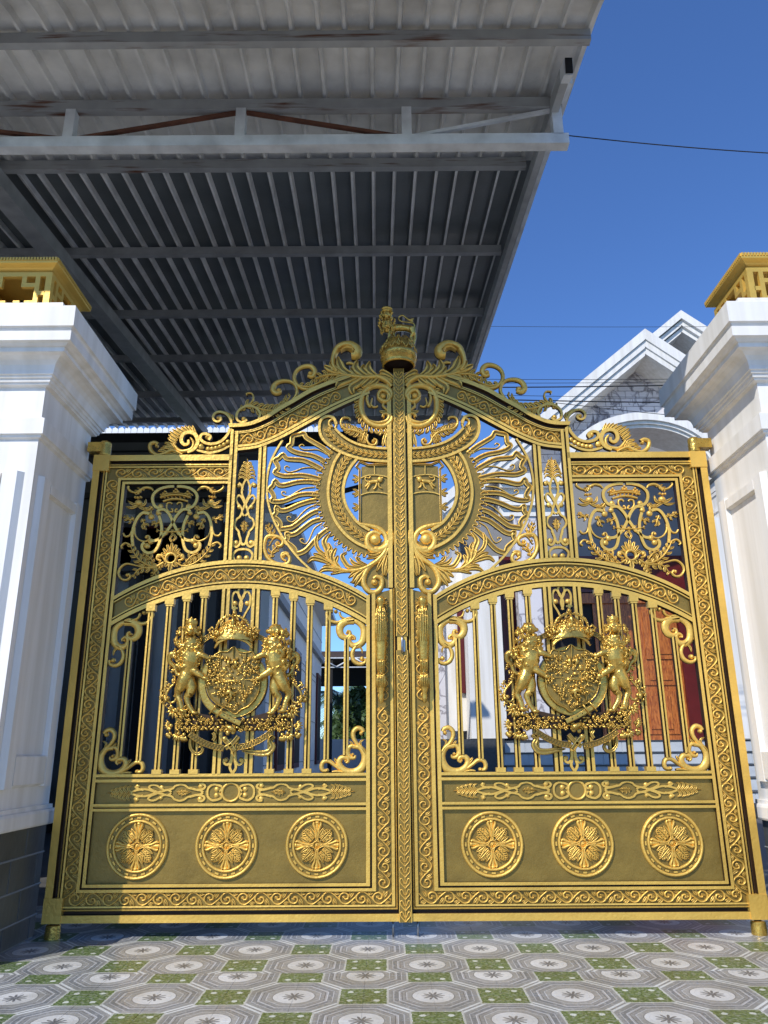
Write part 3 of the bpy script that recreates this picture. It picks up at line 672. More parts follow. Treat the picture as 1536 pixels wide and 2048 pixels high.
def crest2(m):
    scroll(m, ct, '915,610 925,570 895,530 840,515 785,530 748,570 750,620 790,640 825,620', 9, h=.024, prof='flat', ball=(800, 612, 22))
    acan(m, ct, '770,545 830,500 900,525 980,545 1060,540 1120,510', 58, 9, 10, 0, .022, prof=(.3, .8, 1, .9, .7))
    scroll(m, ct, '1000,560 1090,530 1160,480 1203,420 1200,360 1160,325 1095,318 1040,340 1022,385 1050,412 1085,405', 11, (.5, .9, 1, 1, 1, 1.3, 1.6, 1.7, 1), h=.028, ball=(1068, 392, 22))
    scroll(m, ct, '800,530 850,490 872,450 860,415 820,415 825,432', 7, (1, 1, .8, .8, .6), h=.02)
    acan(m, ct, '1040,545 1110,500 1155,430', 46, 5, 8, -1, .02); acan(m, ct, '900,535 940,570 990,575', 40, 4, 8, 0, .018)
part('cresting_scroll', crest2)
def crest3(m):
    scroll(m, ct, '1500,300 1440,330 1360,370 1280,385 1215,355 1185,300 1200,245 1250,210 1310,205 1342,240 1325,285 1290,280', 12, (.4, .8, 1, 1, 1, 1, 1.2, 1.4, 1.2, .8), h=.028, ball=(1308, 262, 20))
    acan(m, ct, '1210,350 1290,365 1370,335 1440,290 1490,240', 52, 8, 9, -1, .022)
    acan(m, ct, '1300,375 1400,345 1480,300', 30, 5, 8, 1, .02)
part('cresting_scroll', crest3)
c6 = crop(640, 610, 4.8); k6 = c6.sc(400, 700)
def crest4(m):
    scroll(m, c6, '170,660 130,600 128,520 165,435 230,402 300,405 350,445 345,490 300,500', 22, (.5, .8, 1, 1.4, 1.9, 2.1, 1.8, 1.2), h=.06)
    for q in ('180,450 240,415 300,420 335,460', '200,470 250,440 300,445 325,475'): scroll(m, c6, q, 7, (.3, 1, .8), h=.072)
    scroll(m, c6, '250,570 290,560 340,580', 14, (.5, 1, .5), h=.02)
part('crest_volute', crest4)
def crest5(m):
    scroll(m, c6, '690,800 640,740 560,704 450,710 330,700 220,680 130,640', 20, (.8, 1, 1.1, 1, .9, .7, .4), h=.05)
    for q, w in (('560,710 490,660 462,610 482,562', 34), ('520,704 440,660 408,622 428,592', 25), ('450,706 370,650 342,600 362,552', 36), ('400,702 330,660 296,618', 26), ('330,696 230,640 188,570 172,515', 36), ('262,690 150,630 96,562', 31), ('205,672 110,632 42,602', 27),
                 ('350,706 270,730 190,760 160,810', 38), ('430,713 370,760 306,806 322,872', 38), ('500,716 450,762 398,806', 29), ('300,702 200,712 142,742', 28), ('565,722 520,764 466,800', 25),
                 ('702,716 650,680 600,655 572,668', 24), ('702,742 640,702 556,690', 22), ('692,772 620,722 548,706', 22)):
        lobe(m, c6, q, w, .046, tp=(.5, 1.05, 1.1, .25), n=5)
    acan(m, c6, '200,690 120,680 40,690 -40,720', 60, 5, 12, 0, .03)
part('crest_acanthus', crest5)
def crest6(m):
    scroll(m, c6, '575,905 560,870 590,830 640,840 672,885 650,930 600,930 560,895', 20, (.6, .8, 1, 1, 1, .8), h=.04, ball=(605, 885, 34))
    scroll(m, c6, '650,930 688,880 670,820 600,785 520,782 450,815 405,880 392,960 408,1050 460,1125 540,1165 620,1165 680,1125 690,1080', 22, (.7, 1, 1.1, 1.1, 1.1, 1.1, 1, 1, 1, .8), h=.034)
    scroll(m, c6, '480,1120 560,1140 640,1120 665,1075 640,1050 605,1062 600,1090', 14, (.6, 1.2, 1.2, .9, .6), h=.036, ball=(612, 1082, 14))
    scroll(m, c6, '470,830 450,900 470,970 490,985', 12, (.5, 1, 1, .5), h=.026); scroll(m, c6, '500,900 490,960 520,985 555,975', 9, (.6, 1, .8), h=.02)
    scroll(m, c6, '690,1060 640,1010 605,975 620,945 660,945 680,965', 11, (.6, 1, 1, .8), h=.026); lobe(m, c6, '650,1030 600,1030 570,1020', 16)
    P = smooth(pts('470,790 400,850 370,950 380,1050 420,1130 500,1190 600,1200 690,1190'), 5)
    for i in range(15):
        (x, y), (dx, dy) = along(P, .04+i*.066)
        lobe(m, c6, [(x, y), (x+dy*-22+dx*14, y+dx*22+dy*14), (x-dy*38+dx*40, y+dx*38+dy*40)], 19, .026)
part('crest_volute', crest6)
def crest7(m):
    scroll(m, c6, '450,1290 400,1240 330,1210 250,1200 205,1160 205,1110 240,1085 285,1095 280,1120', 10, (.6, 1, 1, 1, 1, 1, .8), h=.024)
    acan(m, c6, '460,1210 380,1225 300,1205 220,1165', 58, 7, 9, 0, .022)
    scroll(m, c6, '460,1250 450,1300 480,1345 530,1345 545,1305 515,1290', 10, (.6, 1, 1, .9, .8), h=.024, ball=(512, 1312, 18))
    acan(m, c6, '430,1230 410,1280 400,1320', 50, 4, 8, 0, .022)
    for q in ('650,1200 620,1280 600,1370', '655,1210 640,1290 640,1380', '600,1200 570,1240 560,1250'): lobe(m, c6, q, 20)
part('crest_acanthus', crest7)

# ---------------------------------------------------------------- vine border units
def vine_unit():
    m = MB(); s = .0011
    def P(t): return [(x*s, y*s) for x, y in smooth(pts(t), 4)]
    m.rib(P('108,-30 90,-6 66,18 38,37 10,29 -4,2 6,-24 30,-32 48,-16 44,4 28,8'), 5.6*s, .016, tp=(.6, .8, 1, 1, 1, 1.1, 1.1, 1), back=.002)
    m.dome((28*s, 4*s), 7*s, .016, back=.002)
    for t, w in (('62,22 78,36 92,42', 7), ('66,20 84,26 98,30', 6), ('60,-2 70,-18 84,-40', 8), ('56,-10 60,-28 66,-42', 6.5), ('84,0 96,8 100,22', 5), ('12,0 20,-6 34,-10', 6)):
        m.rib(P(t), w*s, .012, tp=(.35, 1, .9, .15), prof='leaf', back=.002)
    return m.build('vine_scroll', GM, leaf)
vu = vine_unit(); used = [False]
def vine(Pth, n, width=1.0, y=-.0045, flip=0):
    L = sum(math.dist(Pth[i], Pth[i+1]) for i in range(len(Pth)-1)); p = L/n
    for i in range(n):
        (x, z), (dx, dz) = along(Pth, (i+.02)/n)
        (x2, z2), (dx, dz) = along(Pth, (i+.5)/n)
        x, z = x2-dx*p*.45, z2-dz*p*.45
        if not used[0]: o = vu; used[0] = True
        else: o = inst(vu, leaf, (0, 0, 0))
        o.location = (x, y, z); o.rotation_euler = (0, -math.atan2(dz, dx), 0)
        o.scale = (p/.11, 1, width*(1 if (i+flip) % 2 else -1))
bc = (.43+.775)/2
xo = -W+fi*bc; zo = ZB+fb*bc; xm = -.036-(.27-.036)*.47; zto = ZT-(ZT-zti)*bc
vine([(xo, zto-.06), (xo, zo+.02)], 30, 1.05)
vine([(xo-.0, zo), (xm+.04, zo)], 19, .92)
vine([(xm, zo+.06), (xm, Zat(1415, 760))], 12, .95)
vine([(xm, Zat(1400, 760)), (xm, Zat(1200, 760))], 8, .95)
vine([(xo+.02, zto), (xup+.01, zto)], 7, .92)
am = (.23+.735)/2; CP = [(x, arcT(x)+(arcB(x)-arcT(x))*am) for x in AX]
vine([CP[i] for i in range(2, 23)], 9, .95); vine([CP[i] for i in range(42, 21, -1)], 9, -.95)
bmid = [lerp(TA[i], BA[i], (.36+.785)/2) for i in range(2, 34)]
vine(bmid[::-1], 9, .98)
# ---------------------------------------------------------------- cover strip
zs0, zs1 = ZB-.004, G(799.5, 742)[1]; zk0, zk1 = G(803, 1302)[1], G(803, 1274)[1]
for a, b in ((zs0, zk0), (zk1, zs1)):
    mb = MB(); mb.box((-.040, -.046, a), (.040, .02, b), 1)
    for sg in (-1, 1): mb.rib([(sg*.041, a), (sg*.041, b)], .003, .048, back=.02, prof='flat')
    st = mb.build('cover_strip', GM, leaf)
mb = MB(); mb.box((-.036, -.040, zk0), (.036, .02, zk1), 0); mb.build('lock_plate', GM, leaf)
steel = mat('steel', (.35, .36, .38), .3, .9)
mb = MB(); mb.tube([(0, -.055, zk0-.02), (0, -.065, zk0+.02), (0, -.065, zk1-.02), (0, -.052, zk1)], .009); mb.box((-.004, -.05, zk0-.01), (.022, -.042, zk1-.03)); mb.build('latch', [steel], leaf)
m = MB(); s = .00345
for sg in (1, -1):
    m.rib([(sg*x*s, y*s) for x, y in smooth(pts('0.6,0 3.5,3.5 8,8 10,12.5 9.6,16.5 7,17.8 5,16 3.2,12 1.6,8'), 3)], 1.15*s, .007, y=0, back=.001)
    m.rib([(sg*x*s, y*s) for x, y in smooth(pts('1,2 4,7 7.5,14'), 3)], 1.6*s, .003, y=0, back=.001, topm=1, prof='ridge')
m.rib([(0, 0), (0, 20*s)], .8*s, .007, back=.001)
lp = m.build('leaf_pair', GM, leaf); first = True; z = zs0+.004
while z < zs1-.07:
    if not (zk0-.068 < z < zk1):
        if first: lp.location = (0, -.046, z); first = False
        else: inst(lp, leaf, (0, -.046, z))
    z += .0692
# ---------------------------------------------------------------- pull handle
def handle(m):
    hx = G(762, 1300)[0]; z0, z1 = G(762, 1408)[1], G(762, 1196)[1]; H = z1-z0
    pr = [(.004, 0), (.016, .02), (.020, .05), (.016, .09), (.030, .14), (.036, .19), (.034, .23), (.024, .27), (.026, .30), (.032, .38), (.040, .50), (.044, .62), (.042, .72), (.040, .80), (.036, .86), (.026, .885), (.022, .91), (.030, .93), (.034, .96), (.024, .99), (.003, 1)]
    n = 18; R = [[(hx+r*math.cos(2*PI*i/n)*(1+.04*(i % 2)), -.075-r*.9*math.sin(2*PI*i/n)*(1+.04*(i % 2)), z0+t*H) for i in range(n)] for r, t in pr]
    m.grid(R, 0, True, True)
    def on(u, t, lift=.0):                        # point on the handle front: u -1..1 across
        r = 0
        for (r0, t0), (r1, t1) in zip(pr, pr[1:]):
            if t0 <= t <= t1: r = r0+(r1-r0)*(t-t0)/(t1-t0); break
        a = u*1.15; return (hx+r*math.sin(a), -.075-(r+lift)*.95*math.cos(a), z0+t*H)
    for u, t0, t1, du in [(x/3, .56, .90, .2*x/3) for x in range(-3, 4)]+[(x/3, .14, .28, 0) for x in range(-3, 4)]+[(x/2.5, .80, .9, .25*x/3) for x in range(-2, 3)]+[(x/2, .28, .40, -.2*x) for x in (-2, -1, 0, 1, 2)]:
        P = [on(u+du*k/4, t0+(t1-t0)*k/4, .006*math.sin(PI*k/4)+.001) for k in range(5)]
        m.tube(P, [.002, .005, .006, .005, .002], 6)
    for t in (.12, .9):
        m.tube([(hx, -.01, z0+t*H), (hx, -.075, z0+t*H)], .014, 8)
part('pull_handle', handle, AM)
# hinges, feet, drop bolt
def hinge(m):
    z = ZT+.004
    m.lathe((-W+.07, .0, z), [(0, 0), (.045, 0), (.047, .012), (.047, .11), (.040, .122), (0, .122)], 20, 0, False)
    m.box((-W-.06, -.045, z+.028), (-W+.075, .045, z+.108), 0)
part('hinge_bracket', hinge, AM)
def foot(m):
    m.lathe((-W+.065, .01, 0), [(.052, .0), (.050, .082)], 24, 0); m.lathe((-W+.065, .01, 0), [(.050, .082), (.044, .088), (0, .088)], 24, 0, False); m.lathe((-W+.065, .01, .08), [(.024, 0), (.024, .03)], 12, 2)
part('pivot_foot', foot, AM)
mb = MB(); mb.tube([(-.085, .02, .0), (-.085, .02, ZB+.01)], .007); mb.build('drop_bolt', [steel], leaf)
# ---------------------------------------------------------------- coat of arms (crop 320,1200 x5.12)
ca = crop(320, 1200, 5.12); ka = ca.sc(760, 850)
coat = empty('coat_of_arms'); coat.parent = leaf
def A(x, y, d): u, z = ca(x, y); return (u, -d, z)
rnd = random.Random(11)
def cpart(name, fn, mats=AM):
    m = MB(); fn(m); return m.build(name, mats, coat)
def garter(m):
    c = ca(763, 855); r = .228
    m.rib([(c[0]+r*math.cos(2*PI*i/56), c[1]+r*1.0*math.sin(2*PI*i/56)) for i in range(56)], .026, .022, y=-.048, back=.05, closed=True, prof='flat')
    for rr in (.252, .204): m.rib([(c[0]+rr*math.cos(2*PI*i/56), c[1]+rr*math.sin(2*PI*i/56)) for i in range(56)], .004, .030, y=-.048, back=.02, closed=True)
cpart('garter_ring', garter)
def shieldc(m):
    P = smooth(pts('780,492 830,545 905,555 965,545 1000,600 1050,600 1040,640 1020,700 1040,800 1035,920 1000,1010 930,1090 850,1130 790,1175 720,1130 620,1080 545,1010 510,920 500,800 520,700 500,640 490,600 540,600 575,590 640,548 720,545'), 3, True)
    W_ = [ca(*p) for p in P]; c = ca(770, 820); n = len(W_); rows = []
    for f, d in ((1, .02), (1, .085), (.97, .092), (.9, .088), (.6, .10), (.3, .108), (.02, .11)): rows.append([(c[0]+(p[0]-c[0])*f, -d, c[1]+(p[1]-c[1])*f) for p in W_])
    m.grid(rows, 1, True, True)
    m.rib(W_, .005, .012, y=-.088, back=.01, closed=True)
    for q in ('650,560 655,830 640,1060', '905,560 890,830 900,1060', '510,825 770,832 1035,825', '775,500 778,680'): m.rib([ca(*p) for p in smooth(pts(q), 3)], .004, .012, y=-.098, back=.01)
    for i in range(420):                       # worn charges of the quarterings
        x, y = rnd.uniform(505, 1035), rnd.uniform(575, 1120)
        if abs(x-770) > 258-max(0, y-880)*.85: continue
        if i % 3: m.ball(A(x, y, .103+rnd.uniform(0, .014)), (rnd.uniform(8, 17)*ka, .010, rnd.uniform(8, 15)*ka), n=7, k=5)
        else:
            a = rnd.uniform(0, 6.28); m.tube([A(x+20*math.cos(a+t), y+17*math.sin(a+t), .106) for t in (0, .8, 1.6, 2.4, 3.2)], [.002, .004, .005, .004, .002], 6)
    for k in range(5):                         # scale rows, left upper quarter
        for j in range(4): m.tube([A(540+k*24-12, 640+j*42, .098), A(540+k*24, 658+j*42, .108), A(540+k*24+12, 640+j*42, .098)], .0035, 6)
    # rider group low in the middle
    m.tube([A(690, 980, .11), A(740, 950, .12), (A(800, 985, .11))], [.014, .018, .012], 8); m.ball(A(745, 910, .125), .014); m.tube([A(745, 925, .12), A(760, 1010, .12), A(730, 1060, .11)], [.012, .010, .005])
    m.tube([A(660, 880, .10), A(700, 850, .112), A(770, 842, .115), A(830, 850, .112), A(860, 900, .10)], [.004, .009, .010, .009, .003], 7)
    m.ball(A(750, 790, .115), (.016, .012, .014)); 
    for sx in (-1, 1): m.ball(A(768+sx*75, 730, .112), (.018, .012, .022)); m.tube([A(768+sx*30, 620, .11), A(768+sx*40, 670, .118), A(768+sx*20, 720, .112)], [.010, .014, .006])
cpart('shield', shieldc)
def crownc(m):
    # arched base rim, bonnet, pearls, fleurons
    for q, w, d in (('592,512 640,460 700,432 780,422 860,432 925,462 972,512', .008, .15), ('600,490 650,438 710,412 780,404 850,412 915,440 965,490', .012, .135), ('600,450 650,395 715,370 780,362 845,370 910,398 965,450', .008, .14)):
        m.tube([A(x, y, d-abs(x-780)*.00018) for x, y in smooth(pts(q), 3)], w, 8)
    R = []
    for t in range(9):
        a = t/8*PI/2; ca2 = math.cos(a)**1.25
        R.append([A(780+ca2*215*math.cos(b), 425-math.sin(a)**1.1*225+(1-math.sin(b))*20, .05+.085*math.sin(b)*ca2+.02) for b in [PI*i/12 for i in range(13)]])
    m.grid(R, 0)
    for i in range(9):
        x = 620+i*40; m.ball(A(x, 425-abs(0)-((200-abs(x-780))/200)**.6*38+14, .145-abs(x-780)*.0002), .0085, n=8, k=5)
    for x, y in ((605, 345), (780, 300), (950, 345)):
        for a, b, r in ((0, 0, 26), (-28, 12, 20), (28, 12, 20), (0, -28, 20), (0, 26, 18)): m.ball(A(x+a, y+b, .135-abs(x-780)*.0002), r*ka*.9, n=8, k=6)
    for x in (690, 870):
        m.tube([A(x-60, 330, .11), A(x, 360, .13), A(x+60, 330, .11)], [.004, .010, .004], 7); m.ball(A(x, 318, .125), 18*ka)
    for sx in (-1, 1):
        m.tube([A(780+sx*230, 370, .08), A(780+sx*250, 325, .09), A(780+sx*215, 300, .10), A(780+sx*195, 330, .11)], [.006, .010, .009, .004], 7)
        P = smooth([A(780+sx*175, 330, .12), A(780+sx*140, 250, .125), A(780+sx*70, 200, .125), A(780, 190, .12)], 4); m.tube(P, [.007, .011, .010, .007], 8)
        for p in P[::2]: m.ball((p[0], p[1]-.010, p[2]+.006), .0065, n=7, k=5)
    m.tube([A(780, 330, .135), A(780, 250, .14), A(785, 185, .125)], [.012, .014, .008], 8)
    for k in range(-4, 5):                      # jewelled leaves round the bonnet
        x = 780+k*46; yb = 385+abs(k)*4
        m.tube([A(x, yb, .13), A(x-10, yb-40, .142), A(x, yb-75+abs(k)*6, .138)], [.006, .012, .003], 7)
        m.tube([A(x+12, yb, .13), A(x+24, yb-30, .14), A(x+30, yb-50, .13)], [.005, .008, .002], 6); m.ball(A(x+20, yb-62, .138-abs(k)*.003), .0075, n=7, k=5)
    for k in range(60):
        a = rnd.uniform(.1, PI-.1); t_ = rnd.uniform(.15, .85); m.ball(A(780+math.cos(a)*200*(1-t_*.5), 400-t_*185, .055+.085*math.sin(a)*(1-t_*.35)+.018), (rnd.uniform(.006, .011), .006, rnd.uniform(.005, .010)), n=7, k=5)
    for sx in (-1, 1):
        for a, b, r in ((205, 400, .016), (225, 385, .012), (240, 355, .012), (190, 360, .015), (215, 345, .013), (255, 330, .009)): m.ball(A(780+sx*a, b, .09), r, n=8, k=6)
    m.ball(A(795, 160, .12), .017); m.box(A(785, 140, .13), A(805, 90, .115)); m.box(A(765, 122, .13), A(825, 105, .115))
cpart('crown', crownc)
def motto(m, q, hw=.017, d=.06, zig=True, sidew=.0035):
    P = [ca(*p) for p in smooth(pts(q), 6)]
    m.rib(P, hw, .006, y=-d, back=.012, prof='flat', topm=1)
    for sg in (-1, 1):
        Q = [(p[0]+along(P, i/(len(P)-1))[1][1]*-sg*hw, p[1]+along(P, i/(len(P)-1))[1][0]*sg*hw) for i, p in enumerate(P)]
        m.rib(Q, .0028, .014, y=-d, back=.01)
    if zig:
        L = sum(math.dist(P[i], P[i+1]) for i in range(len(P)-1)); n = int(L/.0115); Q = []
        for i in range(n+1):
            p, t = along(P, (i+.5)/(n+1)); s_ = (.7 if i % 2 else -.7)*hw; Q.append((p[0]-t[1]*s_, p[1]+t[0]*s_))
        m.rib(Q, .0026, .007, y=-d-.006, back=.001)
cpart('motto_ribbon', lambda m: motto(m, '430,460 500,400 600,350'))
cpart('motto_ribbon', lambda m: motto(m, '990,375 1080,420 1160,490'))
cpart('motto_ribbon', lambda m: motto(m, '330,1370 420,1435 540,1490 680,1520', .019, .08))
cpart('motto_ribbon', lambda m: motto(m, '800,1510 920,1490 1050,1430 1150,1365', .019, .08))
def belt(m):
    P = [ca(*p) for p in smooth(pts('560,1115 650,1170 750,1225 850,1270'), 4)]
    m.rib(P, .015, .010, y=-.10, back=.03, prof='flat'); m.rib(P, .0175, .005, y=-.10, back=.03, prof='flat')
    for t in (.45, .62, .8): p = along(P, t)[0]; m.dome(p, .005, .003, y=-.110, m=2)
    m.tube([A(540, 1175, .12), A(590, 1110, .125), A(615, 1080, .12)], .006); m.tube([A(610, 1215, .12), A(650, 1150, .13), A(690, 1095, .125)], .006)
    m.tube([A(700, 1290, .11), A(760, 1320, .115), A(800, 1340, .11)], [.012, .020, .014])
    for x, y in ((722, 1365), (775, 1355)): m.ball(A(x, y, .10), (.017, .012, .019))
    m.ball(A(752, 1330, .105), (.020, .012, .020))
    for q, w in (('690,1430 740,1480 790,1550', .017), ('830,1400 770,1470 700,1520', .015)): m.rib([ca(*p) for p in smooth(pts(q), 4)], w, .012, y=-.10, back=.02, prof='chan')
    m.ball(A(690, 1425, .10), (.022, .014, .020))
    # ribbon ends
    def rb(q, w, d=.055, tp=None): m.rib([ca(*p) for p in smooth(pts(q), 5)], w, .012, y=-d, back=.02, prof='leaf', tp=tp)
    rb('360,1390 330,1440 335,1520 380,1570 430,1570 455,1530 435,1495 410,1510', .010, tp=(.6, 1, 1.2, 1.2, 1, .8)); rb('560,1360 580,1400 560,1440', .012)
    rb('1150,1390 1180,1410 1140,1440 1165,1500 1120,1560 1040,1570 940,1555 850,1545', .018, tp=(.3, .5, .7, 1.2, 1.3, 1.2, .9, .2))
cpart('garter_belt', belt)
def flowers(m):
    m.plate([ca(x, y) for x, y in pts('190,1200 400,1160 600,1200 770,1250 930,1200 1130,1150 1330,1200 1340,1340 200,1340')], -.05, .0, 2, 2)
    n = 0
    for j, y in enumerate((1195, 1232, 1268, 1305, 1330)):
        for i in range(24):
            x = 205+i*49+(j % 2)*24+rnd.uniform(-8, 8); yy = y+rnd.uniform(-8, 8)
            if 560 < x < 860 and yy < 1290 and abs((x-560)*.52+1115-yy) < 60: continue
            if yy < 1200+40*math.sin((x-200)/1140*PI*2)**2*0 and 430 < x < 1100 and yy < 1225: continue
            r = rnd.uniform(15, 24)*ka; c = A(x, yy, .062+rnd.uniform(0, .02))
            if rnd.random() < .55:
                for k in range(5):
                    a = k*1.257+x; m.ball((c[0]+r*.75*math.cos(a), c[1], c[2]+r*.75*math.sin(a)), (r*.55, r*.6, r*.5), n=6, k=4)
                m.ball((c[0], c[1]-r*.5, c[2]), r*.42, n=6, k=4)
            else:
                a = rnd.uniform(0, 6.28); m.ball(c, (r*1.1, r*.6, r*.55), n=7, k=5, rot=Matrix.Rotation(a, 3, 'Y'))
cpart('flower_bank', flowers)
def spikes(m, side):
    for cx, cy, a0, a1, L in ((170, 1140, 120, 290, 90), (140, 1290, 130, 250, 80), (215, 1370, 200, 320, 90), (130, 1370, 190, 260, 60), (270, 1380, 240, 300, 80), (110, 1010, 150, 230, 60)):
        for sx in (side,):
            for k in range(6):
                a = math.radians(a0+(a1-a0)*k/5); x, y = cx+L*math.cos(a), cy-L*math.sin(a)
                X = lambda q: q if sx == 1 else 1535-q
                m.tube([A(X(cx), cy, .05), A(X((cx*.45+x*.55)), cy*.45+y*.55, .075), A(X(x), y, .06)], [.005, .010, .001], 6)
            m.ball(A(X(cx), cy, .07), .014)
cpart('leaf_spray', lambda m: spikes(m, 1)); cpart('leaf_spray', lambda m: spikes(m, -1))
def mantling(m):
    for sx in (1, -1):
        X = lambda q: q if sx == 1 else 1538-q
        for q, r in (('175,850 135,890 90,950 85,1010 120,1055 165,1045 180,1005 160,985', (.006, .010, .011, .010, .009, .006)), ('140,900 95,880 80,850 105,845', (.008, .007, .004)), ('90,1000 50,1000 35,985', (.009, .006, .002)), ('150,880 165,840 150,815', (.008, .006, .002))):
            m.tube([A(X(x), y, .05) for x, y in smooth(pts(q), 4)], list(r), 7)
cpart('mantling', mantling)
def fill(m, side):                                    # dense curled leafage beside the supporters
    for sx in (side,):
        X = lambda q: q if sx == 1 else 1538-q
        for i in range(34):
            t = i/33; x = 120+60*math.sin(t*7)+rnd.uniform(-30, 30); y = 700+t*420; a = rnd.uniform(1.8, 4.4); L = rnd.uniform(26, 48)
            m.tube([A(X(x), y, .04), A(X(x+L*.6*math.cos(a)), y-L*.6*math.sin(a), .058), A(X(x+L*math.cos(a+.5)), y-L*math.sin(a+.5), .05)], [.004, .008, .002], 6)
        for i in range(26):
            x = rnd.uniform(140, 330); y = rnd.uniform(1090, 1190); m.tube([A(X(x), y+20, .06), A(X(x+rnd.uniform(-14, 14)), y, .075), A(X(x+rnd.uniform(-30, 30)), y-24, .06)], [.005, .009, .002], 6)
cpart('leafage', lambda m: fill(m, 1)); cpart('leafage', lambda m: fill(m, -1))
def lionc(sx, frontal):
    m = MB()
    X = (lambda q: q) if sx == 1 else (lambda q: 1532-q)
    def T(q, r, n=20):
        P = [tuple(float(v) for v in s_.split(',')) for s_ in q.split()]
        P = smooth([A(X(a), b, c/1000) for a, b, c in P], 4); m.tube(P, [v*ka*1.16 for v in r], n)
    def B(x, y, d, r): m.ball(A(X(x), y, d/1000), tuple(v*ka*1.12 for v in r) if isinstance(r, tuple) else r*ka)
    T('345,560,75 335,650,80 310,740,75 285,800,70', (85, 84, 62, 56), 24)
    T('330,560,60 345,470,85 350,400,95', (80, 72, 55), 24)
    T('300,780,75 262,860,85 225,930,75', (66, 56, 40)); T('222,920,75 205,980,60 232,1050,70 250,1120,75', (40, 30, 24, 24)); B(262, 1140, 80, (38, 26, 18))
    T('320,800,60 345,900,70 330,970,80', (56, 48, 34)); T('335,965,80 300,1000,75 320,1080,80 365,1150,85', (36, 28, 22, 22)); B(385, 1162, 90, (36, 24, 16))
    T('330,700,85 400,752,105 480,800,110', (42, 32, 22)); B(500, 815, 112, (32, 24, 20))
    T('400,560,90 460,580,112 520,605,112', (38, 28, 20)); B(528, 610, 112, (28, 22, 18))
    for k in (-14, 0, 14): B(520, 822+k, 118, 9); B(548, 612+k, 116, 8); B(290, 1146+k*.4, 88, 9)
    T('255,790,45 190,760,40 165,690,35 120,640,40 122,575,45 165,560,50 195,600,50', (18, 20, 22, 24, 26, 24, 16)); B(190, 610, 55, 26); B(165, 590, 58, 22)
    if frontal:
        B(352, 330, 105, (62, 58, 62)); B(358, 352, 150, (30, 34, 26)); B(358, 372, 148, (22, 24, 14)); B(330, 325, 145, 12); B(384, 325, 145, 12)
        T('300,265,95 355,250,120 410,265,95', (14, 18, 14)); T('300,245,95 355,225,120 410,245,95', (10, 12, 10))
        for x in (310, 355, 400): B(x, 225, 110, 13)
        B(355, 205, 100, 12)
    else:
        B(330, 330, 105, (66, 54, 58)); B(390, 345, 112, (34, 34, 22)); B(382, 392, 108, (30, 26, 12)); B(345, 310, 140, 12); B(415, 338, 112, 12)
        T('300,300,95 285,270,90', (18, 8))
    r2 = random.Random(5 if frontal else 9)
    T('300,470,70 290,560,75 270,640,60', (60, 70, 40), 10); T('395,450,80 400,540,85', (40, 36), 10)
    for i in range(150):                        # locks of the mane
        a = r2.uniform(0, 2*PI); t = r2.random(); y = 300+t*420; w = 98+44*math.sin(t*PI)
        x = 325-t*15+w*math.cos(a)*.95; d = 80+math.sin(abs(a) % PI)*50*(1-.15*t)
        if frontal and y < 395 and abs(x-355) < 45: continue
        if not frontal and x > 335 and y < 420: continue
        l = r2.uniform(24, 40); s_ = r2.uniform(-14, 14)
        m.tube([A(X(x), y-l*.5, d/1000), A(X(x+s_), y, d/1000+.012), A(X(x+s_*.3), y+l, d/1000)], [.007, .0125, .002], 6)
    o = m.build('lion_supporter', [oldgold], coat)
    rm = o.modifiers.new('remesh', 'REMESH'); rm.mode = 'VOXEL'; rm.voxel_size = .0034; rm.use_smooth_shade = True; sm_ = o.modifiers.new('smooth', 'SMOOTH'); sm_.factor = .5; sm_.iterations = 2
    return o
lionc(1, True); lionc(-1, False)

# ---------------------------------------------------------------- crown finial with the standing lion
fin = empty('crown_finial'); fin.parent = leaf
cz = G(799, 738)[1]
def crownf(m):
    c = (0.0, -.06, cz-.01)
    m.lathe(c, [(.150, .0), (.168, .0), (.172, .012), (.168, .03), (.176, .035), (.182, .075), (.186, .08), (.190, .10), (.184, .112), (.176, .12), (.168, .16), (.145, .20), (.11, .235), (.06, .255), (0, .26)], 40)
    m.lathe(c, [(.150, 0), (.150, .10), (0, .11)], 24, 2)
    for i in range(16):
        a = 2*PI*i/16; r = .178
        m.tube([(c[0]+r*math.cos(a-.12), c[1]+r*math.sin(a-.12), cz+.045), (c[0]+(r+.006)*math.cos(a), c[1]+(r+.006)*math.sin(a), cz+.06), (c[0]+r*math.cos(a+.12), c[1]+r*math.sin(a+.12), cz+.045)], .006, 6)
    for i in range(8):
        a = 2*PI*i/8+PI/2*3
        def q(r, t, z): return (c[0]+r*math.cos(a+t), c[1]+r*math.sin(a+t), cz+z)
        P = [q(.188, .06*math.cos(k*PI/6), .135+.022*math.sin(k*PI/6)) for k in range(12)]
        m.tube(P+[P[0]], .005, 6); m.ball(q(.178, 0, .135), .010)
        for sg in (-1, 1): m.tube([q(.186, sg*.38, .10), q(.186, sg*.28, .13), q(.178, sg*.2, .155), q(.180, sg*.13, .145), q(.184, sg*.16, .125)], [.004, .006, .006, .005, .004], 6)
        m.tube([q(.178, 0, .16), q(.150, 0, .203), q(.114, 0, .24), q(.06, 0, .26)], .007, 6)
        for k in range(4): m.ball(q(.170-k*.03, 0, .18+k*.024), .007, n=6, k=4)
    m.ball((0, -.06, cz+.275), .022)
MBf = MB(); crownf(MBf)
MBf.v = [(v[0]*.82, -.06+(v[1]+.06)*.82, v[2]) for v in MBf.v]
MBf.build('crown', AM, fin)
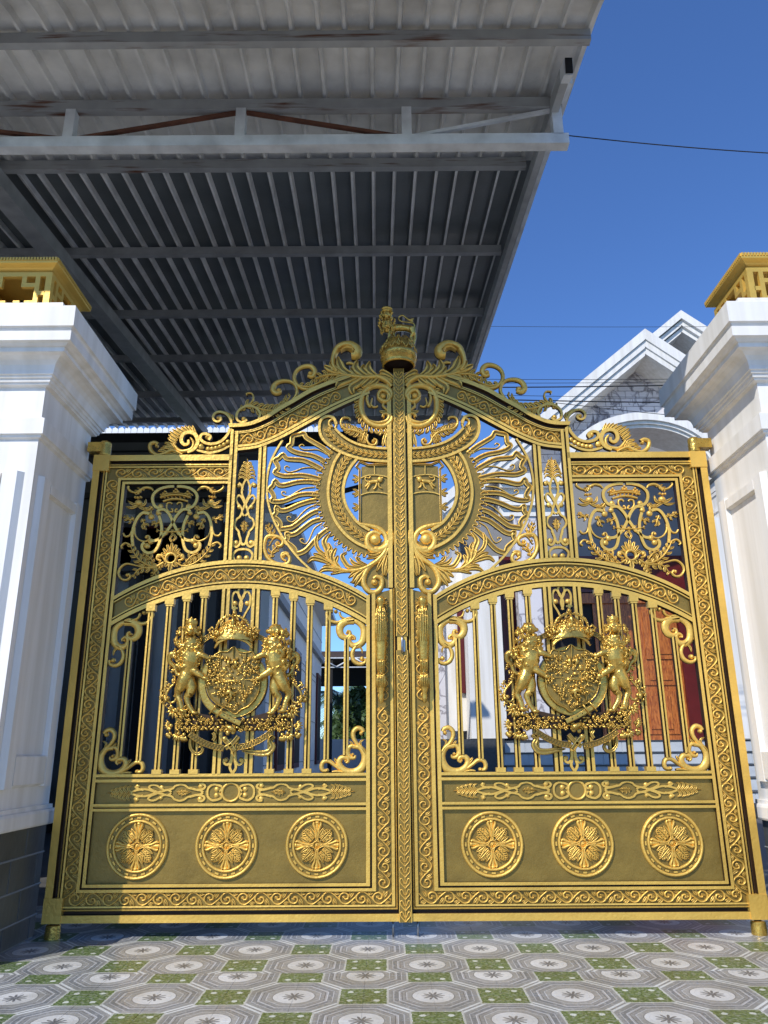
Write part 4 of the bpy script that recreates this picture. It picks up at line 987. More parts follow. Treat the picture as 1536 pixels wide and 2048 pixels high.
def lionf():
    m = MB(); kx = k6*.95
    def L(x, y, d=0): u, z = c6(x, y); return (u, -.06-d/1000, z)
    def T(q, r, n=10):
        P = [tuple(float(v) for v in s_.split(',')) for s_ in q.split()]
        P = smooth([L(*p) for p in P], 4); m.tube(P, [v*k6 for v in r], n)
    def B(x, y, d, r): m.ball(L(x, y, d), tuple(v*k6 for v in r) if isinstance(r, tuple) else r*k6, n=12, k=9)
    T('680,262,0 750,255,0 830,260,0 880,275,0', (44, 38, 34, 40), 12)
    T('882,270,18 892,320,22 870,350,20 880,392,20', (36, 26, 14, 14)); B(868, 398, 30, (20, 24, 9))
    T('890,275,-30 905,325,-32 895,390,-30', (34, 22, 14)); B(885, 398, -24, (20, 24, 9))
    T('672,280,20 665,330,24 660,385,22', (26, 18, 14)); B(650, 392, 32, (20, 24, 9))
    T('700,285,-25 712,330,-24 722,372,-20 700,385,-20', (26, 18, 13, 12)); B(700, 388, -14, (20, 22, 9))
    B(645, 235, 14, (62, 60, 88)); B(640, 165, 30, (58, 52, 58)); B(640, 168, 52, (44, 40, 42)); B(636, 190, 92, (24, 22, 18)); B(636, 207, 86, (17, 18, 9)); B(622, 160, 84, 8); B(652, 160, 84, 8)
    T('598,128,26 600,120,50 640,118,62 684,120,50 690,128,26', (9, 10, 10, 10, 9)); T('600,104,26 604,96,46 640,94,56 680,96,46 686,104,26', (9, 12, 14, 12, 9)); B(640, 95, 26, (42, 40, 22))
    for x in (612, 640, 668): B(x, 82, 40, 9)
    T('892,262,-5 905,235,0 892,212,0 845,202,0 790,196,0 757,178,0 758,148,0 790,136,0 820,155,0 850,180,0', (10, 9, 9, 8, 8, 8, 8, 8, 9, 12)); B(868, 180, 0, (26, 12, 12)); B(885, 168, 0, (16, 8, 8)); B(880, 195, 0, (14, 8, 8))
    r3 = random.Random(3)
    for i in range(80):
        a = r3.uniform(-.3, PI+.3); t = r3.random(); y = 130+t*190; w = 62+22*math.sin(t*PI)-t*14
        x = 643+w*math.cos(a); d = 14+math.sin(a)*66*(1-.2*t)
        if y < 215 and abs(x-638) < 34: continue
        m.tube([L(x, y-12, d), L(x+r3.uniform(-8, 8), y+6, d+9), L(x+(640-x)*.08, y+30, d)], [.003, .0075, .001], 6)
    o = m.build('lion', [oldgold], fin)
    rm = o.modifiers.new('remesh', 'REMESH'); rm.mode = 'VOXEL'; rm.voxel_size = .0032; rm.use_smooth_shade = True
lionf()
# ---------------------------------------------------------------- right leaf: the mirror image of the left one
def copy_tree(o, parent=None):
    c = o.copy(); COL.objects.link(c); c.parent = parent
    for ch in o.children: copy_tree(ch, c)
    return c
leaf2 = empty('gate_leaf', (XC, D, 0), 'right leaf of the golden gate, standing in full sunlight without the cover strip', 'gate leaf', 'two leaves of the golden gate')
leaf2.scale = (-1, 1, 1)
for ch in list(leaf.children):
    if ch.name.split('.')[0] not in ('cover_strip', 'leaf_pair', 'latch', 'lock_plate', 'crown_finial'): copy_tree(ch, leaf2)
# ================================================================== ground
def nodes(m): return m.node_tree, m.node_tree.nodes['Principled BSDF']
def N(nt, t, **kw):
    n = nt.nodes.new(t)
    for k, v in kw.items(): setattr(n, k, v)
    return n
def math_n(nt, op, a, b=None, c=None):
    n = nt.nodes.new('ShaderNodeMath'); n.operation = op
    for i, v in enumerate((a, b, c)):
        if v is None: continue
        if isinstance(v, (int, float)): n.inputs[i].default_value = v
        else: nt.links.new(v, n.inputs[i])
    return n.outputs[0]
def mixc(nt, f, a, b):
    n = nt.nodes.new('ShaderNodeMix'); n.data_type = 'RGBA'
    for i, v in ((0, f), (6, a), (7, b)):
        if isinstance(v, (int, float)): n.inputs[i].default_value = v
        elif isinstance(v, tuple): n.inputs[i].default_value = (*v, 1)
        else: nt.links.new(v, n.inputs[i])
    return n.outputs[2]
PX, PY, X0, YA, YB, YC = .36, .385, -.125, 5.552, 4.935, 4.995
def tile_mat():
    m = mat('patterned_floor_tile', (.4, .4, .4), .22, 0); nt, b = nodes(m)
    g = N(nt, 'ShaderNodeNewGeometry'); sp = N(nt, 'ShaderNodeSeparateXYZ'); nt.links.new(g.outputs['Position'], sp.inputs[0])
    X, Y = sp.outputs[0], sp.outputs[1]
    M = lambda op, a, b_=None, c=None: math_n(nt, op, a, b_, c)
    far = M('GREATER_THAN', Y, YC)
    off = M('ADD', M('MULTIPLY', far, YA-YB), YB)
    u = M('DIVIDE', M('SUBTRACT', X, X0), PX); v = M('DIVIDE', M('SUBTRACT', Y, off), PY)
    # octagons sit where u+v is even: nearest such lattice point
    s = M('DIVIDE', M('ADD', u, v), 2); t = M('DIVIDE', M('SUBTRACT', u, v), 2)
    sr = M('ROUND', s); tr = M('ROUND', t)
    ds, dt = M('SUBTRACT', s, sr), M('SUBTRACT', t, tr)
    du, dv = M('ADD', ds, dt), M('SUBTRACT', ds, dt)          # -1..1 around the octagon centre
    au, av = M('ABSOLUTE', du), M('ABSOLUTE', dv)
    dmax = M('MAXIMUM', au, av); ddia = M('MULTIPLY', M('ADD', au, av), .72)
    o = M('MAXIMUM', dmax, M('MULTIPLY', ddia, .985))           # octagonal distance; edge at about .68/.71
    r = M('SQRT', M('ADD', M('MULTIPLY', du, du), M('MULTIPLY', dv, dv)))
    no = N(nt, 'ShaderNodeTexNoise'); no.inputs['Scale'].default_value = 45; no.inputs['Detail'].default_value = 6; nt.links.new(g.outputs['Position'], no.inputs[0])
    no2 = N(nt, 'ShaderNodeTexNoise'); no2.inputs['Scale'].default_value = 4; no2.inputs['Detail'].default_value = 4; nt.links.new(g.outputs['Position'], no2.inputs[0])
    # bands of the octagon
    ramp = N(nt, 'ShaderNodeValToRGB'); cr = ramp.color_ramp; cr.interpolation = 'CONSTANT'
    stops = [(0, (.62, .62, .60)), (.30, (.27, .27, .27)), (.315, (.31, .305, .295)), (.37, (.52, .53, .53)), (.383, (.22, .22, .225)), (.40, (.28, .28, .275)), (.44, (.12, .12, .125)), (.453, (.38, .38, .38)),
             (.475, (.56, .57, .58)), (.492, (.20, .21, .22)), (.555, (.50, .51, .52)), (.567, (.25, .255, .255)), (.60, (.27, .275, .27)), (.645, (.66, .68, .66)), (.69, (.24, .24, .24))]
    while len(cr.elements) < len(stops): cr.elements.new(.5)
    for e, (p, c) in zip(cr.elements, stops): e.position = p; e.color = (*c, 1)
    wob = M('ADD', o, M('MULTIPLY', M('SUBTRACT', no.outputs[0], .5), .010)); nt.links.new(wob, ramp.inputs[0])
    base = ramp.outputs[0]
    inn = mixc(nt, M('LESS_THAN', r, M('ADD', .305, M('MULTIPLY', M('SUBTRACT', no.outputs[0], .5), .02))), (.33, .325, .31), (.66, .66, .64))
    inn = mixc(nt, M('COMPARE', r, .305, .006), inn, (.17, .17, .17))
    base = mixc(nt, M('LESS_THAN', o, .372), base, inn)
    # star in the middle
    ang = M('ARCTAN2', dv, du); st = M('ADD', .05, M('MULTIPLY', M('POWER', M('ABSOLUTE', M('COSINE', M('MULTIPLY', ang, 5))), 1.5), .12))
    base = mixc(nt, M('LESS_THAN', r, M('ADD', st, M('MULTIPLY', M('SUBTRACT', no.outputs[0], .5), .05))), base, (.16, .16, .165))
    rc = M('COMPARE', r, .235, .004); base = mixc(nt, M('MULTIPLY', rc, .35), base, (.45, .45, .45))
    # square of grass green between the octagons: in the (u+v odd) cells
    fu, fv = M('SUBTRACT', M('ABSOLUTE', du), 1), dv
    s2 = M('MAXIMUM', M('ABSOLUTE', M('SUBTRACT', au, 1)), av); s3 = M('MAXIMUM', M('ABSOLUTE', M('SUBTRACT', av, 1)), au); sq = M('MINIMUM', s2, s3)
    edge = M('ADD', .335, M('MULTIPLY', M('SUBTRACT', no.outputs[0], .5), .05))
    n3 = N(nt, 'ShaderNodeTexNoise'); n3.inputs['Scale'].default_value = 70; n3.inputs['Detail'].default_value = 8; nt.links.new(g.outputs['Position'], n3.inputs[0])
    gr = N(nt, 'ShaderNodeValToRGB'); gr.color_ramp.elements[0].position = .38; gr.color_ramp.elements[1].position = .66
    gr.color_ramp.elements[0].color = (.055, .10, .03, 1); gr.color_ramp.elements[1].color = (.20, .27, .11, 1); nt.links.new(n3.outputs[0], gr.inputs[0])
    # pale petals on the green
    a1 = M('SUBTRACT', au, 1); pu = M('SUBTRACT', M('ABSOLUTE', M('MINIMUM', M('ABSOLUTE', a1), au)), .19); pv = M('SUBTRACT', M('MINIMUM', M('ABSOLUTE', M('SUBTRACT', av, 1)), av), .19)
    pr = M('SQRT', M('ADD', M('MULTIPLY', pu, pu), M('MULTIPLY', pv, pv)))
    green = mixc(nt, M('LESS_THAN', pr, M('ADD', .045, M('MULTIPLY', M('SUBTRACT', n3.outputs[0], .5), .05))), gr.outputs[0], (.62, .66, .58))
    isg = M('LESS_THAN', sq, edge)
    base = mixc(nt, M('COMPARE', sq, .352, .012), base, (.50, .51, .47))
    base = mixc(nt, isg, base, green)
    base = mixc(nt, M('MULTIPLY', M('GREATER_THAN', no.outputs[0], .56), .30), base, (.52, .52, .50))
    mu = N(nt, 'ShaderNodeMix'); mu.data_type = 'RGBA'; mu.blend_type = 'MULTIPLY'; mu.inputs[0].default_value = 1
    dirt = N(nt, 'ShaderNodeValToRGB'); dirt.color_ramp.elements[0].position = .3; dirt.color_ramp.elements[0].color = (.78, .77, .74, 1); dirt.color_ramp.elements[1].position = .65; dirt.color_ramp.elements[1].color = (1, 1, 1, 1); nt.links.new(no2.outputs[0], dirt.inputs[0])
    nt.links.new(base, mu.inputs[6]); nt.links.new(dirt.outputs[0], mu.inputs[7]); nt.links.new(mu.outputs[2], b.inputs['Base Color'])
    mr = N(nt, 'ShaderNodeMapRange'); mr.inputs['To Min'].default_value = .22; mr.inputs['To Max'].default_value = .5; nt.links.new(no2.outputs[0], mr.inputs[0]); nt.links.new(mr.outputs[0], b.inputs['Roughness'])
    bp = N(nt, 'ShaderNodeBump'); bp.inputs['Strength'].default_value = .12; bp.inputs['Distance'].default_value = .003; nt.links.new(no.outputs[0], bp.inputs['Height']); nt.links.new(bp.outputs[0], b.inputs['Normal'])
    return m
tilem = tile_mat()
grout = mat('grout', (.36, .36, .34), .8, 0, .2, 60, .15, 6)
mb = MB(); mb.box((-60, -40, -.2), (60, 120, -.006)); gnd = mb.build('ground', [mat('asphalt', (.06, .058, .055), .8, 0, .4, 40, .15, 1.5)]); tag(gnd, kind='structure')
mb = MB(); mb.box((-14, -1.2, -.0059), (14, 7.1, -.0055)); ap = mb.build('apron', [mat('concrete_apron', (.56, .51, .44), .8, 0, .3, 12, .12, 1.5)]); tag(ap, kind='structure')
mb = MB(); mb.box((-60, 7.12, -.0059), (60, 119, -.0012)); yd = mb.build('yard', [mat('dark_paving', (.085, .083, .08), .7, 0, .3, 14, .2, 2)]); tag(yd, kind='structure')
floor = empty('paved_forecourt'); floor['kind'] = 'structure'
xs = [X0+PX*(i) for i in range(-11, 14)]
ys = [YB+PY*i for i in range(-6, 1)]+[YC]+[YA+PY*i for i in range(-1, 5)]
r4 = random.Random(2)
for i in range(len(xs)-1):
    for j in range(len(ys)-1):
        if ys[j+1]-ys[j] < .01: continue
        mb = MB(); g_ = .0004; dz = r4.uniform(-.0004, .0004); x0, x1, y0, y1 = xs[i]+g_, xs[i+1]-g_, ys[j]+g_, ys[j+1]-g_
        c = .0007
        mb.hexa([(x0, y0, -.012), (x1, y0, -.012), (x1, y1, -.012), (x0, y1, -.012), (x0, y0, dz-c), (x1, y0, dz-c), (x1, y1, dz-c), (x0, y1, dz-c)])
        k = len(mb.v); mb.v += [(x0+c, y0+c, dz), (x1-c, y0+c, dz), (x1-c, y1-c, dz), (x0+c, y1-c, dz)]
        mb.f.append((k, k+1, k+2, k+3)); mb.m.append(0); mb.s.append(False)
        for a in range(4): mb.f.append((4+a, 4+(a+1) % 4, k+(a+1) % 4, k+a)); mb.m.append(0); mb.s.append(False)
        mb.build('floor_tile', [tilem], floor)
mb = MB(); mb.box((xs[0]-.3, ys[0]-.3, -.0054), (xs[-1]+.3, ys[-1]+.3, -.0025)); mb.build('grout_bed', [grout], floor)

# ================================================================== gate pillars
slate = mat('grey_slate_tile', (.075, .082, .08), .35, 0, .25, 18, .35, 3)
jointm = mat('pale_grout_bead', (.22, .235, .235), .6)
PC = [(-2.89), (2*XC+2.89)]; PYC = 5.50
lantg = mat('gold_lantern_paint', (.70, .45, .09), .45, .4, .2, 40, .08, 6)
def pillar(cx, label, glabel):
    P = empty('gate_pillar', (cx, PYC, 0), label, 'gate pillar', 'white pillars either side of the gate')
    def ring(name, prof, m=white, par=P, half=.45):
        mb = MB(); R = []
        for e, z in prof:
            h = half+e; R.append([(-h, -h, z), (h, -h, z), (h, h, z), (-h, h, z)])
        for a in range(len(R)-1): mb.strip(R[a], R[a+1], 0, False, True)
        mb.face(R[-1]); mb.face(R[0][::-1]); return mb.build(name, [m], par)
    ring('shaft', [(0, .85), (0, 3.335)])
    ring('base_moulding', [(.03, .728), (.042, .733), (.048, .745), (.048, .815), (.04, .832), (.022, .836), (.020, .862), (0, .864)])
    ring('collar', [(.0, 3.325), (.022, 3.335), (.026, 3.352), (.042, 3.355), (.042, 3.474), (.018, 3.478), (.012, 3.492), (0, 3.495)])
    ring('neck', [(0, 3.49), (0, 3.735)])
    ring('capital', [(0, 3.73), (.032, 3.738), (.036, 3.75), (.046, 3.754), (.050, 3.775), (.062, 3.780), (.066, 3.796), (.078, 3.80), (.080, 3.83), (.090, 3.865), (.112, 3.893), (.145, 3.912), (.184, 3.920), (.184, 3.952), (.200, 3.956), (.217, 3.970), (.243, 3.978), (.243, 4.05), (.236, 4.055), (.246, 4.074), (.262, 4.080), (.262, 4.235), (.254, 4.245)])
    ring('top_slab', [(.13, 4.24), (.13, 4.32), (.12, 4.33), (.085, 4.335), (.085, 4.375), (.075, 4.385)])
    # raised panel with a sunk centre on each face
    for q in range(4):
        mb = MB(); a = q*PI/2; ca_, sa_ = math.cos(a), math.sin(a)
        def T(x, y, z): return (x*ca_-y*sa_, x*sa_+y*ca_, z)
        def bar(x0, z0, x1, z1, h=.036, bl=.0, br=.0, bb=0, bt=0):
            y0, y1 = -.451, -.45-h
            mb.hexa([T(x0, y0, z0), T(x1, y0, z0), T(x1, y0, z1), T(x0, y0, z1), T(x0+bl, y1, z0+bb), T(x1-br, y1, z0+bb), T(x1-br, y1, z1-bt), T(x0+bl, y1, z1-bt)])
        bar(-.385, .99, -.235, 3.08, bl=.035, br=.012); bar(.235, .99, .385, 3.08, bl=.012, br=.035)
        bar(-.236, .99, .236, 1.20, bb=.02, bt=.012); bar(-.236, 2.98, .236, 3.08, bb=.012, bt=.02)
        mb.build('raised_panel', [white], P)
    # tiled plinth
    ring('plinth_core', [(-.006, 0), (-.006, .73)], jointm)
    r5 = random.Random(int(cx*10)); zr = [.004, .145, .340, .545, .728]
    for q in range(4):
        a = q*PI/2; ca_, sa_ = math.cos(a), math.sin(a)
        for j in range(4):
            x = -.45-(.2 if j % 2 else 0)
            while x < .45:
                x1 = min(.45, x+.40); x0 = max(-.45, x)
                if x1-x0 > .03:
                    mb = MB(); y0, y1 = -.452, -.444
                    pp = [(x0+.004, y1, zr[j]+.004), (x1-.004, y1, zr[j]+.004), (x1-.004, y1, zr[j+1]-.004), (x0+.004, y1, zr[j+1]-.004)]
                    pp += [(p[0]+(.003 if p[0] == x0+.004 else -.003), -.4530, p[2]+(.003 if i < 2 else -.003)) for i, p in enumerate(pp)]
                    mb.hexa([(p[0]*ca_-p[1]*sa_, p[0]*sa_+p[1]*ca_, p[2]) for p in pp]); mb.build('plinth_tile', [slate], P)
                x += .40
    for z in zr[1:4]: ring('grout_bead', [(.004, z-.006), (.008, z), (.004, z+.006)], jointm)
    # fretwork lantern
    sgx = 1 if cx < 0 else -1
    Lt = empty('pillar_lantern', (cx+sgx*.025, PYC-.035, 4.386), glabel, 'lantern', 'gold fretwork lanterns on the gate pillars')
    h = .305; zb, zt = .0, .385
    for q in range(4):
        mb = MB(); a = q*PI/2; ca_, sa_ = math.cos(a), math.sin(a)
        def bar(x0, z0, x1, z1, d=.0):
            k = len(mb.v); mb.box((x0, -h, z0), (x1, -h+.035-d, z1))
            for i in range(k, len(mb.v)):
                x, y, z = mb.v[i]; mb.v[i] = (x*ca_-y*sa_, x*sa_+y*ca_, z)
        t = .036; hh = h-.0005
        bar(-hh, 0, -hh+t*1.3, zt); bar(hh-t*1.3, 0, hh, zt); bar(-hh+t*1.3, zt-t, hh-t*1.3, zt); bar(-hh+t*1.3, 0, hh-t*1.3, t*.6)
        for s_ in (-1, 1):                      # interlocking fret
            def b2(x0, z0, x1, z1):
                if s_ < 0: x0, x1 = -x1, -x0
                bar(x0, z0, x1, z1, .004)
            b2(.215, .185, .262, .185+t); b2(.179, .255, .215, zt-t); b2(.075, .255-.0, .179, .255+t)
            b2(.179, .10, .215, .2545); b2(.115, .10, .179, .10+t); b2(.079, t*.6, .115, .10+t); b2(.075, .291, .075+t, zt-t)
            b2(.179+.0, t*.6, .215, .0995); b2(.030, .10, .1149, .10+t)
        b0 = MB(); mb.build('fret_panel', [lantg], Lt)
    mb = MB(); R = []
    for e, z in ((-.02, .385), (-.022, .405), (.005, .425), (.045, .442), (.047, .452)):
        w_ = h+e; R.append([(-w_, -w_, z), (w_, -w_, z), (w_, w_, z), (-w_, w_, z)])
    for a in range(len(R)-1): mb.strip(R[a], R[a+1], 0, False, True)
    mb.build('soffit', [lantg], Lt)
    mb = MB(); w_ = h+.047; mb.box((-w_, -w_, .452), (w_, w_, .468))
    R = [[(-x, -x, z), (x, -x, z), (x, x, z), (-x, x, z)] for x, z in ((w_-.01, .486), (.25, .51), (.12, .56), (.02, .62))]
    for a in range(3): mb.strip(R[a], R[a+1], 0, False, True)
    mb.face(R[-1]); mb.build('roof', [lantg], Lt)
    mb = MB(); n = 30
    for q in range(4):
        a = q*PI/2; ca_, sa_ = math.cos(a), math.sin(a)
        for i in range(n):
            x = -w_+(i+.5)*2*w_/n; k = len(mb.v); mb.box((x-.0075, -w_-.006, .460), (x+.0075, -w_+.02, .487))
            for i_ in range(k, len(mb.v)):
                X_, Y_, Z_ = mb.v[i_]; mb.v[i_] = (X_*ca_-Y_*sa_, X_*sa_+Y_*ca_, Z_)
    dn = mb.build('roof_tile_ends', [lantg], Lt); tag(dn, kind='stuff')
pillar(PC[0], 'white gate pillar left of the gate, in front of the shaded canopy', 'gold fretwork lantern on the left gate pillar')
pillar(PC[1], 'white gate pillar right of the gate, standing against the blue sky', 'gold fretwork lantern on the right gate pillar')

# ================================================================== the canopy
KR, SL = 4.60, .12
def roof(px, py, dz=0):
    r = ray(px, py); k = (KR+dz)/(r.z-SL*r.y); return Vector((r.x*k, r.y*k, HC+r.z*k))
def zroof(Y): return HC+KR+SL*Y
zinc = mat('galvanised_sheet', (.61, .61, .59), .5, .1, .3, 35, .22, 3)
steelp = mat('grey_painted_steel', (.36, .37, .37), .5, .1, .2, 30, .2, 5)
steelw = mat('pale_painted_steel', (.64, .67, .69), .5, .1, .2, 30, .2, 5)
def rusty(name, col):
    m = mat(name, col, .6, .1, .2, 30, .15, 5); nt, b = nodes(m)
    src = b.inputs['Base Color'].links[0].from_socket
    g = N(nt, 'ShaderNodeNewGeometry'); mp = N(nt, 'ShaderNodeMapping'); mp.inputs['Scale'].default_value = (1.2, 8, 14); n = N(nt, 'ShaderNodeTexNoise'); n.inputs['Scale'].default_value = 1.6; n.inputs['Detail'].default_value = 7
    nt.links.new(g.outputs['Position'], mp.inputs[0]); nt.links.new(mp.outputs[0], n.inputs[0])
    r = N(nt, 'ShaderNodeValToRGB'); r.color_ramp.elements[0].position = .57; r.color_ramp.elements[1].position = .70; nt.links.new(n.outputs[0], r.inputs[0])
    nt.links.new(mixc(nt, r.outputs[0], src, (.12, .045, .022)), b.inputs['Base Color']); return m
rustm = rusty('rusting_steel', (.32, .33, .33)); rust2 = mat('rust', (.13, .05, .028), .8, 0, .4, 50, .4, 8)
can = empty('steel_canopy', (-4, 9, 0), 'large corrugated metal canopy on steel purlins over the forecourt', 'canopy')
def child(o): o.parent = can; o.matrix_parent_inverse = Matrix.Translation((4, -9, 0)); return o
YF, YE, XR, XL = 4.45, 14.6, 1.60, -9.6
def sheet_path():
    P = [(YE, zroof(YE))]
    for i in range(1, 11): y = YE+(YF-YE)*i/10; P.append((y, zroof(y)))
    a0 = math.atan(SL); R = 1.15                       # the eave rolls over and down
    cy, cz_ = YF+R*math.sin(a0), zroof(YF)-R*math.cos(a0)
    for i in range(1, 8):
        a = a0+math.radians(38)*i/7; P.append((cy-R*math.sin(a)+0, cz_+R*math.cos(a)))
    return P
SP = sheet_path()
YSPL = roof(800, 325).y
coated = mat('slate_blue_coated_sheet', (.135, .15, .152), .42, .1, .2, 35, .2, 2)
ribm = mat('painted_skylight_ribs', (.74, .74, .72), .5, .1, .2, 35, .2, 4)  # sky light on right flanks and undersides of the ribs, painted as paler colour
def sheet(x0, x1, yaw_off, rear=False):
    mb = MB(); pitch = .205; R = []
    prof = []; x = x0
    while x < x1-1e-4:
        prof += [(x, .055), (x+.135, .055), (x+.150, 0), (x+.172, 0), (x+.187, .055)]; x += pitch
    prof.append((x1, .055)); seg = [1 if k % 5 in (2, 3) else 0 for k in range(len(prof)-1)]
    path = [q for q in SP if (q[0] >= YSPL-.05 if rear else q[0] <= YSPL+.05)]
    if rear: path.append((YSPL-.08, zroof(YSPL-.08)))
    else: path.insert(0, (YSPL+.08, zroof(YSPL+.08)))
    up_ = .006 if rear else 0
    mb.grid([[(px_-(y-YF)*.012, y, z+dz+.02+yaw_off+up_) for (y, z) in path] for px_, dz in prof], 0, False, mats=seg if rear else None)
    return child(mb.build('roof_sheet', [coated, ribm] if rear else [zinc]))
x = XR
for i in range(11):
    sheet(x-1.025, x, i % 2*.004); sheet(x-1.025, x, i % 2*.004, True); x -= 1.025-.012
def beam(name, a, b, w, h, m, up_=Vector((0, 0, 1)), par=None):
    a, b = Vector(a), Vector(b)
    if abs((b-a).normalized().z) > .98: up_ = Vector((0, 1, 0)); w, h = h, w
    t = (b-a).normalized(); s_ = t.cross(up_).normalized()*w/2; u = s_.cross(t).normalized()*h/2
    mb = MB(); mb.hexa([a-s_-u, a+s_-u, a+s_+u, a-s_+u, b-s_-u, b+s_-u, b+s_+u, b-s_+u]); o = mb.build(name, [m]); return child(o) if par is None else o
for i, py in enumerate((72, 325, 498, 622, 711, 783, 835)):
    p = roof(800, py, -.02); Y = p.y; z = zroof(Y)-.045
    xr = roof(*{0: (1172, 85), 1: (1045, 340), 2: (998, 505), 3: (965, 622), 4: (958, 711)}.get(i, (950, 783)), 0).x
    beam('purlin', (XL, Y, z), (xr, Y, z), .06, .10, rustm if i in (0, 1) else steelp)
# side rafters
e0, e1 = roof(1120, 110), roof(962, 740)
beam('rafter', (1.42, 4.75, zroof(4.75)-.14), (1.33, YE-.3, zroof(YE-.3)-.14), .06, .13, steelp)
beam('rafter', (1.50, 4.85, zroof(4.85)-.06), (1.44, YE-.3, zroof(YE-.3)-.06), .04, .10, steelw)
q0, q1 = roof(0, 340, -.15), roof(380, 850, -.15)
xr_ = (q0.x+q1.x)/2
beam('rafter', (xr_, 4.9, zroof(4.9)-.17), (xr_, YE-.2, zroof(YE-.2)-.17), .20, .16, steelp)
wirem_ = mat('hollow_tube_end', (.008, .008, .008), .9)
# front truss
YT = roof(500, 212, -.08).y
tr = empty('truss')
child(tr); tr.parent = can
def tb(name, a, b, w, h, m):
    o = beam(name, a, b, w, h, m, par=1); o.parent = tr; o.matrix_parent_inverse = Matrix.Translation((4, -9, 0)); return o
zt_ = atY(500, 214, YT).z; zb_ = atY(500, 288, YT).z
xe = atY(1118, 250, YT).x
tb('chord', (XL, YT, zt_), (xe+.03, YT, zt_), .07, .10, rustm); tb('chord', (XL, YT, zb_), (xe+.06, YT, zb_), .09, .10, steelw)
for px in (142, 482, 813, 1113):
    x = atY(px, 250, YT).x; tb('post', (x, YT, zb_+.045), (x, YT, zt_-.045), .08 if px != 1113 else .09, .08, steelw)
posts = [-5.8, -4.4]+[atY(px, 250, YT).x for px in (142, 482, 813, 1113)]
for i in range(1, 6):
    a, b = posts[i-1], posts[i]
    up_first = i % 2 == 0
    za, zb2 = (zt_-.06, zb_+.06) if up_first else (zb_+.06, zt_-.06)
    tb('diagonal', (a+.04, YT, za), (b-.04, YT, zb2), .03, .028, rust2 if i < 5 else steelw)
# stub end at the right corner
tb('bracket', (xe-.02, YT-.02, zt_+.02), (xe-.03, 4.62, zroof(4.62)-.17), .07, .12, steelw)
tb('bracket_end', (xe-.0301, 4.60, zroof(4.6)-.17), (xe-.0302, 4.612, zroof(4.61)-.17), .055, .13, wirem_)
for px in (-4.4, xe-.05):
    pass
for y in (YT, YE-.5):
    if y > 6: beam('column', (xr_, y, 0), (xr_, y, zroof(y)-.25), .2, .2, steelp, Vector((0, 1, 0)))
# overhead wires
wirem = mat('black_cable', (.012, .012, .013), .6)
def wire(p0, p1, Y, r, label, Y1=None):
    a, b = atY(*p0, Y), atY(*p1, Y1 or Y); mb = MB(); n = 16
    mb.tube([a.lerp(b, i/n)-Vector((0, 0, .02*math.sin(PI*i/n))) for i in range(n+1)], r, 6)
    o = mb.build('overhead_cable', [wirem]); tag(o, label, 'cable', 'overhead cables')
wire((1126, 270), (1620, 311), YT, .0045, 'single black cable running right from the corner of the canopy truss')
wire((900, 652), (1560, 652), 12.5, .004, 'thin cable crossing the sky just below the lion finial level')
for i, (a, b, r) in enumerate((((900, 758), (1460, 757), .006), ((900, 766), (1460, 762), .006), ((900, 775), (1460, 768), .014), ((880, 788), (1460, 795), .006), ((880, 796), (1460, 806), .014), ((1080, 802), (1500, 845), .008))):
    wire(a, b, 15, r, ('uppermost thin cable', 'second thin cable', 'thick black cable', 'thin cable below the thick one', 'lower thick black cable', 'sloping lowest cable')[i]+' of the bundle crossing the villa gable')
# ================================================================== villa on the right
YV = 20.5
stone = None
def marble_mat():
    m = mat('veined_marble', (.62, .60, .60), .3); nt, b = nodes(m)
    g = N(nt, 'ShaderNodeNewGeometry'); n = N(nt, 'ShaderNodeTexNoise'); n.inputs['Scale'].default_value = .75; n.inputs['Detail'].default_value = 7; n.inputs['Distortion'].default_value = 2.2
    nt.links.new(g.outputs['Position'], n.inputs[0])
    v = math_n(nt, 'ABSOLUTE', math_n(nt, 'SUBTRACT', n.outputs[0], .5)); r = N(nt, 'ShaderNodeValToRGB')
    r.color_ramp.elements[0].position = .0; r.color_ramp.elements[0].color = (.05, .045, .06, 1); r.color_ramp.elements[1].position = .032; r.color_ramp.elements[1].color = (.72, .70, .70, 1)
    nt.links.new(v, r.inputs[0]); n2 = N(nt, 'ShaderNodeTexNoise'); n2.inputs['Scale'].default_value = .6; nt.links.new(g.outputs['Position'], n2.inputs[0])
    nt.links.new(mixc(nt, math_n(nt, 'MULTIPLY', n2.outputs[0], .6), r.outputs[0], (.66, .58, .58)), b.inputs['Base Color']); return m
marble = marble_mat()
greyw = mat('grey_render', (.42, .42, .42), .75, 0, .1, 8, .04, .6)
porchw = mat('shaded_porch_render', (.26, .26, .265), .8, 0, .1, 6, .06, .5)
maroon = mat('maroon_timber', (.10, .008, .008), .35, 0, .1, 20, .15, 3)
wood = mat('varnished_wood', (.30, .085, .02), .35, 0, .1, 20, .2, 3)
def grain(m):
    nt, b = nodes(m); g = N(nt, 'ShaderNodeNewGeometry'); mp = N(nt, 'ShaderNodeMapping'); mp.inputs['Scale'].default_value = (6, 6, .8); w = N(nt, 'ShaderNodeTexNoise'); w.inputs['Scale'].default_value = 2.4; w.inputs['Distortion'].default_value = 2.5; w.inputs['Detail'].default_value = 5
    nt.links.new(g.outputs['Position'], mp.inputs[0]); nt.links.new(mp.outputs[0], w.inputs[0]); r = N(nt, 'ShaderNodeValToRGB'); r.color_ramp.elements[0].position = .35; r.color_ramp.elements[1].position = .65
    r.color_ramp.elements[0].color = (.22, .05, .012, 1); r.color_ramp.elements[1].color = (.52, .17, .035, 1); nt.links.new(w.outputs[0], r.inputs[0]); nt.links.new(r.outputs[0], b.inputs['Base Color'])
grain(wood)
blackm = mat('dark_interior', (.012, .011, .011), .8)
